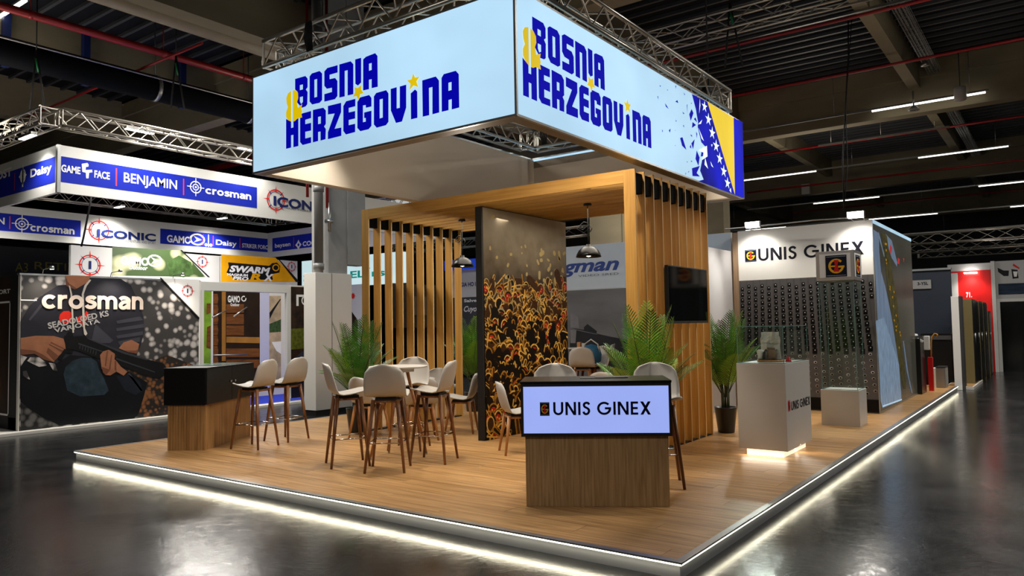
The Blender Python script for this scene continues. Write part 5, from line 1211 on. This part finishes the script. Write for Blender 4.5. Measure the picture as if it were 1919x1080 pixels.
D([(398,222),(456,222),(456,835),(398,835)], mat('pale_violet_board', RGB(196, 198, 226), .5, var=.02), 2)
D([(456,252),(530,252),(530,835),(456,835)], mat('cave_print', RGB(176, 156, 128), .5, var=.35, scale=(5, 5, 5), detail=6), 2); D([(456,430),(530,400),(530,480),(456,485)], mat('bush_print', RGB(60, 84, 50), .5, var=.5, scale=(20, 20, 20)), 3)
D([(470,545),(530,540),(530,620),(500,600)], whitep, 4); D([(456,360),(525,270),(528,276),(485,345),(458,400)], mat('black_print', RGB(24, 24, 30), .5, var=0), 4)
A.build('printed_picture', inn)
textpx('lettering', 'GAMO', PN, 427, 450, 554, 567, whitep, inn, fatten=.04, layer=5); textpx('lettering', 'Outdoor', PN, 432, 449, 568, 574, whitep, inn, fatten=.03, layer=5)
A = Art(PN, .0015); o = PN.px(457, 560)
for q in strokepoly(arc(0, 0, .055, 60, 380, 14), .025): A.uv(o, [q], whitep, 5)
A.build('logo_mark', inn)
for k_, (x0_, y0_, x1_, y1_) in enumerate(((399, 595, 424, 582), (439, 593, 463, 576), (401, 666, 464, 665))):
    a = onp(x0_, y0_, 'x', -12.95); b2 = onp(x1_, y1_, 'x', -13.28)
    if k_ == 2: b2 = onp(x1_, y1_, 'x', -12.95)
    o = MB().tube([a, b2], .016, alu, 8).build('display_rod'); tag(o, ['left upper', 'right upper', 'long lower'][k_]+' metal display rod before the log cabin poster', 'rod')
# upper back boards
bk_ = thing('upper_board', 'white upper board with the red compass badge, left of the GAMO picture', 'sign board', (-17, 4.2, 2.3)); PU = Plane('x', -16.95, 1)
W(MB().box((-17.05, 3.67, .06), (-16.95, 4.63, 3.70), whl), 'panel', bk_); A = Art(PU, .002); compass(A, PU.px(169, 497), .33, redink, navyink, 2); A.build('logo_mark', bk_)
bk2 = thing('upper_board', 'leafy green GAMO picture board above the left stand', 'sign board', (-17, 6, 2.3))
W(MB().box((-17.05, 4.64, .06), (-16.95, 7.56, 3.69), whl), 'panel', bk2); A = Art(PU, .002)
fol = bokeh('foliage_print', RGB(58, 80, 40), RGB(206, 206, 160), 2.2); fol2 = mat('branch_print', RGB(60, 84, 44), .5, var=.5, scale=(8, 8, 8))
zz = (2.204, 0, 360)
D([(465,226),(755,242),(850,352),(463,345)], fol, 1); D([(690,290),(740,262),(790,290),(800,340),(760,352),(700,345)], fol2, 2); D([(860,352),(745,240),(752,240),(868,352)], dk, 3); A.build('printed_picture', bk2)
A = Art(PU, .002); compass(A, PU.px(379.5, 491), .2, redink, navyink, 2); A.build('logo_mark', bk2)
textpx('lettering', 'GAMO', PU, 226, 279, 480, 496, whitep, bk2, fatten=.04, layer=4); textpx('lettering', 'Outdoor', PU, 242, 277, 497, 505, whitep, bk2, fatten=.03, layer=4, shear=.2)
A = Art(PU, .002); o = PU.px(290, 489)
for q in strokepoly(arc(0, 0, .14, 0, 360, 16), .04): A.uv(o, [[(x*1.3, y) for x, y in q]], whitep, 4)
A.uv(o, [[(-.1, .09), (.14, .0), (-.1, -.09), (-.02, 0)]], whitep, 5); A.build('logo_mark', bk2)
bk3 = thing('upper_board', 'orange yellow SWARM RX sign board above the booth front', 'sign board', (-17, 8.8, 2.3))
W(MB().box((-17.05, 7.6, .06), (-16.95, 10.2, 3.70), whl), 'panel', bk3); A = Art(PU, .002); zz = (3.376, 370, 480)
orange = mat('orange_print', RGB(236, 168, 20), .5, var=.08)
D([(152,-10),(495,10),(640,165),(150,165)], orange, 1); D([(500,5),(508,8),(648,165),(625,165)], dk, 2)
D([(195,40),(455,62),(475,45),(505,42),(525,65),(520,105),(470,115),(480,150),(230,150),(215,120),(185,105),(200,70)], dk, 2)
for q in strokepoly(arc(497, 74, 19, 0, 360, 16), 7): A.pix([q], orange, 3, zz)
A.build('printed_picture', bk3)
textpx('lettering', 'SWARM', PU, 430, 507, 497, 510, whitep, bk3, fatten=.05, shear=.25, layer=4); textpx('lettering', 'MAGNUM', PU, 426, 465, 512, 517, whitep, bk3, fatten=.05, layer=4); textpx('lettering', 'PRO', PU, 436, 466, 518, 525, whitep, bk3, fatten=.05, layer=4, shear=.2); textpx('lettering', 'R', PU, 469, 490, 512, 525, orange, bk3, fatten=.05, layer=4, shear=.2); textpx('lettering', 'X', PU, 494, 513, 513, 527, whitep, bk3, fatten=.05, layer=4, shear=.2)
A = Art(PU, .002); compass(A, PU.px(547, 500), .19, redink, navyink, 2); A.build('logo_mark', bk3)
# dark sign with yellow lettering
o = MB().box((-24.1, 2.0, 2.2), (-24.0, 7, 4.3), mat('night_board', RGB(16, 18, 22), .5, var=.1)).build('sign_board'); tag(o, 'dark distant board with dim yellow RETI lettering at the left', 'sign board')
PY = Plane('x', -24, 1); yel = mat('dim_yellow', RGB(128, 112, 20), .5, var=0)
tparent = o; text('lettering', 'RETI)', PY, PY.px(65, 510), 1.1, .33, yel, o); text('lettering', 'A3', PY, PY.px(29, 509), .35, .28, yel, o)
# cable from the ring to the floor side
p = [onp(x, y_, 'x', -12.2) for x, y_ in ((172, 366), (168, 390), (162, 420), (157, 445), (153, 462))]
o = MB().tube(p, .018, rubber, 6).build('cable'); tag(o, 'black cable hanging below the corner of the left ring sign', 'cable')

# ------------------------------------------------------------------ stands behind the slats
tealm = mat('teal_print', RGB(30, 176, 160), .5, emit=.35, ecol=(.02, .5, .4, 1), var=0); glow = mat('lit_white_board', RGB(205, 225, 228), .5, emit=.75, ecol=(.7, .92, .95, 1), var=.03)
bs = thing('lit_sign', 'white backlit sign with teal lettering behind the column and the slats', 'sign', (-12, 14, 2.5)); PTl = Plane('y', 14, -1)
a = PTl.px(566, 490); b2 = PTl.px(752, 500); zt = a.z; zb = PTl.px(700, 533).z
W(MB().box((a.x, 14, zb), (b2.x, 14.3, zt), glow), 'lit_panel', bs)
textpx('lettering', 'Sie', PTl, 569, 600, 514, 529, tealm, bs, fatten=.03); textpx('lettering', 'ELŠns', PTl, 657, 722, 505, 522, tealm, bs, fatten=.03)
W(MB().box((a.x, 14.02, .06), (a.x+.1, 14.1, zb), whl).box((b2.x-.1, 14.02, .06), (b2.x, 14.1, zb), whl), 'leg_panel', bs)
o = thing('hanging_sign', 'distant white and blue band sign seen between the slats', 'sign', (-13, 18, 4)); Pd = Plane('y', 18, -1)
a = Pd.px(684, 372); b2 = Pd.px(855, 395); zb = Pd.px(760, 455).z
W(MB().box((a.x, 18, zb), (b2.x, 18.1, a.z), mat('lit_soft_white', RGB(215, 215, 215), .5, emit=.45, ecol=(.9, .9, .9, 1), var=.02)), 'panel', o)
A = Art(Pd, .004); A.rect(Vector((a.x, 18, 0)), 0, a.z-.28, b2.x-a.x, a.z-.08, bluep, 1); A.rect(Vector((a.x, 18, 0)), 0, zb+.45, b2.x-a.x, zb+.62, bluep, 1); A.build('blue_band', o)
for x in (a.x+.5, b2.x-.5): W(MB().tube([(x, 18.05, a.z), (x, 18.05, 8.3)], .01, rubber, 5), 'suspension', o)
# back boards seen through the slats
o = thing('exhibition_wall', 'pale wall board with a red star badge between column and slats', 'exhibition wall', (-11.5, 12, 0)); Pe = Plane('y', 12, -1)
a = Pe.px(657, 534); b2 = Pe.px(679, 640)
W(MB().box((a.x, 12, 0), (b2.x, 12.1, a.z), whl), 'panel', o); A = Art(Pe, .003); A.pix([[(657,580),(671,600),(671,640),(657,640)]], dkm, 1); A.uv(Pe.px(662, 555), [star(0, 0, .12, 8, 0, .6)], redink, 2); A.build('printed_picture', o)
o = MB().box((-11.6, 15.9, 0), (-8.9, 16, 2.1), mat('grey_slat_board', RGB(92, 96, 104), .5, var=.4, scale=(1, 1, 6))).box((-11.6, 15.85, .6), (-8.9, 15.9, .75), redbright).box((-11.0, 15.8, 0), (-9.9, 15.85, .9), bluep).build('distant_stand'); tag(o, 'distant grey and blue stand wall seen between the left slats', 'exhibition wall')
o = thing('exhibition_wall', 'chalkboard wall with hand lettering under a white and blue header, seen past the lamp', 'exhibition wall', (-13, 14.6, 0)); Pf = Plane('y', 14.5, -1)
a = Pf.px(835, 508); b2 = Pf.px(905, 516); zm = Pf.px(880, 557).z
W(MB().box((a.x, 14.5, zm), (b2.x+.6, 14.6, a.z), whl), 'header', o); W(MB().box((a.x, 14.5, .1), (b2.x+.6, 14.6, zm), mat('chalkboard', RGB(56, 56, 58), .6, var=.15)), 'board', o); W(MB().box((a.x, 14.45, a.z), (b2.x+.6, 14.6, a.z+.33), mat('lit_blue_header', RGB(20, 60, 200), .5, emit=.35, ecol=(.02, .08, .7, 1), var=0)), 'blue_header', o)
textpx('lettering', 'GIA HO I', Pf, 864, 892, 530, 538, navyink, o, fatten=.03); textpx('lettering', 'Salve', Pf, 870, 894, 561, 567, whitep, o, fatten=.03); textpx('lettering', 'Cuyo', Pf, 870, 894, 574, 588, whitep, o, fatten=.02, shear=.3)
for k_, lx in enumerate((697, 731, 775)):
    pp_ = onp(lx, 450, 'y', 21); 
for k_, (yy_, zz_) in enumerate(((16.2, 4.6), (20.5, 4.2), (24, 3.6))):
    t_ = thing('truss_beam', ['nearest', 'middle', 'farthest'][k_]+' horizontal truss seen behind the pergola', 'truss'); truss(t_, '', (-19, yy_, zz_), (-8.6 if k_ else -9.6, yy_, zz_), .3, .5)
t_ = thing('truss_beam', 'dark lattice truss hanging above the flag end of the sign', 'truss'); truss(t_, '', (-5.5, 7.9, 6.7), (2.8, 7.9, 6.7), .3, .4)
for k_, (y_, z_, lab) in enumerate(((22, 4.1, 'upper'), (25.5, 4.1, 'middle'), (29, 4.15, 'lower'))):
    t_ = thing('truss_beam', lab+' far truss above the aisle at the right', 'truss'); truss(t_, '', (-2.6, y_, z_), (6, y_, z_), .3, .5)

# rigging chains and cables
for k_, (px_, y0_, y1_, dep) in enumerate(((1586, 0, 395, 13.0),)):
    a = onp(1590, 5, 'y', dep); b2 = onp(1585, 200, 'y', dep); c_ = onp(1582, 395, 'y', dep)
    o = MB().tube([a, a.lerp(b2, .5)+Vector((.03, 0, 0)), b2, b2.lerp(c_, .5)+Vector((-.04, 0, 0)), c_], .016, rubber, 6).tube([a+Vector((.1, 0, 0)), b2+Vector((.0, 0, 0)), b2.lerp(c_, .6)+Vector((.06, 0, 0)), c_], .01, rubber, 6).build('cable'); tag(o, 'black cables hanging from the roof above the white exhibition wall', 'cable')
for k_, (cx_, cy_, ax_, v_) in enumerate(((1370, 60, 'y', 7.9), (68, 145, 'x', -13.0), (330, 150, 'x', -12.5))):
    p = onp(cx_, cy_, ax_, v_); o = MB().tube([(p.x, p.y, p.z+.5), (p.x-.1, p.y-.05, p.z-.6)], .018, rubber, 6).tube([(p.x, p.y, p.z+.5), (p.x+.15, p.y+.1, p.z-.6)], .018, rubber, 6).tube([(p.x, p.y, 8.2), (p.x, p.y, p.z+.5)], .012, rubber, 6).build('rigging_sling')
    MB().tube([(p.x, p.y, p.z+.35), (p.x+.04, p.y+.03, p.z+.1)], .025, mat('green_strap', RGB(20, 130, 76), .5, var=0), 6).build('green_strap', o)
    tag(o, ['black rigging sling with green strap right of the big sign', 'black rigging sling with green strap above the left truss corner', 'black rigging sling above the middle of the left truss'][k_], 'rigging')

# ------------------------------------------------------------------ right background
# brochure stand
rk = thing('brochure_stand', 'curved black and white brochure stand heaped with white papers, at the far platform end', 'brochure stand', (-.66, 12.45, PZ))
bb_ = [(0, 0), (0, 1.1), (.12, 1.16), (.3, 1.1), (.5, .9), (.62, 0)]
mb = MB(); i_ = mb.mi(black)
L_ = [mb.bm.verts.new((.02, y_*1.0, z_)) for y_, z_ in bb_]; R_ = [mb.bm.verts.new((.29, y_, z_)) for y_, z_ in bb_]
mb.bm.faces.new(L_[::-1]); mb.bm.faces.new(R_)
for k_ in range(6): mb.bm.faces.new([L_[k_], L_[(k_+1) % 6], R_[(k_+1) % 6], R_[k_]])
o = mb.build('body', rk); MB().box((.1, -.03, 0), (.2, -.002, 1.08), white).build('white_side', rk)
for k_, (x, z_, a) in enumerate(((.05, 1.12, .2), (.15, 1.16, -.3), (.24, 1.08, .5), (.2, .98, .1))):
    o = MB().bbox((-.06, -.1, 0), (.06, .1, .05), whitep, .01).build('paper_stack', rk, at=(x, .12, z_-.02)); o.rotation_euler = (.3*a, a, a)
# red pallet truck like stand with yellow handle
rd = thing('red_stand', 'slim red stand with a yellow curved handle beside the brochure stand', 'stand', (-.32, 13.35, PZ))
MB().bbox((-.045, -.05, 0), (.045, .05, .70), redbright, .01).build('post', rd)
MB().tube([(.02, 0, .7), (.03, 0, 1.0), (.05, 0, 1.12), (.1, 0, 1.19), (.15, 0, 1.17), (.14, 0, 1.12)], .014, mat('yellow_paint', RGB(206, 140, 26), .4), 8).build('handle', rd)
MB().bbox((-.1, -.06, .85), (.0, .06, 1.14), whitep, .01).build('white_paper', rd)
bn = thing('steel_bin', 'rectangular brushed steel bin at the far end of the platform', 'bin', (-.22, 14.4, PZ))
MB().bbox((-.12, -.2, 0), (.06, .3, .43), mat('brushed_steel2', RGB(150, 146, 138), .35, .5), .02).build('body', bn); MB().bbox((-.125, -.205, .43), (.065, .305, .455), blackm, .01).build('lid', bn)
MB().box((-.19, -.19, 0), (-.12, .19, .42), white).build('white_panel', bn)
# white display post at platform corner
wp = thing('banner_post', 'white slim banner panel standing where the platform ends', 'banner', (-.13, 15.2, 0))
a = onp(1783, 556, 'y', 15.2); b2 = onp(1797, 556, 'y', 15.2)
W(MB().bbox((a.x, 15.1, .0), (b2.x, 15.2, a.z), whitep, .006), 'panel', wp); W(MB().box((b2.x, 15.12, 0), (b2.x+.05, 15.5, a.z), darkgrey), 'side_print', wp)
# second small platform
o = MB().bbox((-.3, 15.3, 0), (.26, 17.6, .07), white, .004).build('low_platform'); MB().box((-.27, 15.34, .07), (.23, 17.55, .076), oakfloor).build('wood_top', o); tag(o, 'small white edged wood step under the first tall cabinet', 'platform')
# tall olive cabinets in a row
olive = mat('olive_board', RGB(104, 92, 56), .5, var=.06)
cabs = [(16.2, .85, 2.06, olive), (17.2, .5, 2.04, black), (18.0, .9, 2.04, olive), (19.2, 1.0, 2.03, olive), (20.7, .8, 1.8, olive)]
for k_, (y_, d__, z_, m_) in enumerate(cabs):
    t_ = thing('tall_cabinet', ['first and nearest of the tall olive cabinets by the red wall', 'black tall panel between the olive cabinets', 'third tall olive cabinet in the row by the red wall', 'fourth tall olive cabinet in the row by the red wall', 'last and lowest olive cabinet in the row by the red wall'][k_], 'cabinet', (-.11, y_, 0))
    zb = .077 if k_ == 0 else 0
    MB().bbox((0, 0, zb), (.33, d__, z_), m_, .006).build('body', t_); MB().box((.331, .03, zb+.05), (.345, d__-.03, z_-.04), black).build('door', t_)
    MB().tube([(.36, d__*.2, 1.0), (.36, d__*.2, 1.25)], .01, alu, 6).build('handle', t_)
# navy wall
nv = thing('exhibition_wall', 'dark navy wall with a small grey number sign behind the steel bin', 'exhibition wall', (-2, 17.5, 0))
W(MB().box((-4, 17.5, 0), (-.32, 17.6, 2.85), navyd), 'panel', nv); W(MB().box((-4, 17.45, 2.85), (-.3, 17.6, 2.9), alu), 'top_profile', nv)
PN2 = Plane('y', 17.5, -1); a = PN2.px(1712, 526); b2 = PN2.px(1746, 541); W(MB().box((a.x-.3, 17.46, b2.z), (b2.x, 17.5, a.z), mat('sign_grey', RGB(130, 130, 130), .5)), 'number_sign', nv)
textpx('lettering', '3-Y5L', Plane('y', 17.46, -1), 1720, 1740, 529, 535, ink, nv, fatten=.03)
o = MB().bbox((-.9, 16.4, 0), (-.25, 16.9, 1.25), black, .01).box((-.88, 16.38, 1.1), (-.25, 16.4, 1.2), darkgrey).build('black_counter'); tag(o, 'black counter before the navy wall', 'counter')
# red wall and hall doors at the end
rw = thing('exhibition_wall', 'bright red wall with a small lamp behind the tall cabinets', 'exhibition wall', (-.2, 22.3, 0)); PR2 = Plane('y', 22.3, -1)
W(MB().box((-.9, 22.3, 0), (.3, 22.4, 3.06), redbright), 'panel', rw); W(MB().box((-.9, 22.28, 3.06), (.3, 22.4, 3.27), grey), 'top_board', rw); W(MB().box((.24, 22.1, 0), (.34, 22.4, 3.3), whl), 'post', rw); W(MB().box((-1.0, 22.26, 0), (-.64, 22.3, 3.0), whl), 'post', rw)
p = PR2.px(1820, 512); W(MB().bbox((p.x-.17, 22.1, p.z-.02), (p.x+.17, 22.28, p.z+.02), floodm, .01), 'lamp', rw)
lamp('SPOT', 'wall_lamp', (p.x, 22.0, p.z-.05), 60, NEUT, (p.x, 22.4, 1.2), spot_size=2.2, spot_blend=.9, shadow_soft_size=.1)
textpx('lettering', '71.', PR2, 1811, 1822, 548, 558, whitep, rw, fatten=.03)
dw = thing('exhibition_wall', 'glazed end wall with dark doorway and sign pictures at the far right', 'exhibition wall', (1.5, 22.4, 0))
W(MB().box((.34, 22.3, 2.17), (4.5, 22.4, 3.3), grey), 'fascia', dw); W(MB().box((.34, 22.3, 2.08), (4.5, 22.38, 2.17), whl), 'door_head', dw); W(MB().box((.34, 22.35, 0), (4.5, 22.4, 2.08), mat('dark_door_glass', RGB(13, 14, 15), .15, var=0)), 'dark_doorway', dw); W(MB().box((.34, 22.28, 0), (.42, 22.34, 2.08), whl), 'door_post', dw)
W(MB().box((.4, 22.28, 2.3), (4.4, 22.3, 2.62), mat('window_print', RGB(44, 56, 74), .2, var=.5, scale=(2, 2, 9))), 'window_strip', dw)
A = Art(Plane('y', 22.3, -1), .002); zz = (3.858, 1700, 480); D([(655,85),(700,105),(738,105),(735,145),(700,145),(660,115)], dk, 1); D([(755,95),(800,100),(808,160),(765,165)], dk, 1); D([(770,55),(815,85),(812,95),(765,70)], redink, 2); D([(768,112),(800,112),(795,150),(775,150)], whitep, 2); A.build('printed_picture', dw)
o = MB().box((-4, 30, 0), (12, 30.2, 3.0), blackm).build('dark_partition'); tag(o, 'dark partition closing the far end of the hall aisle', 'partition')

finish_texts()
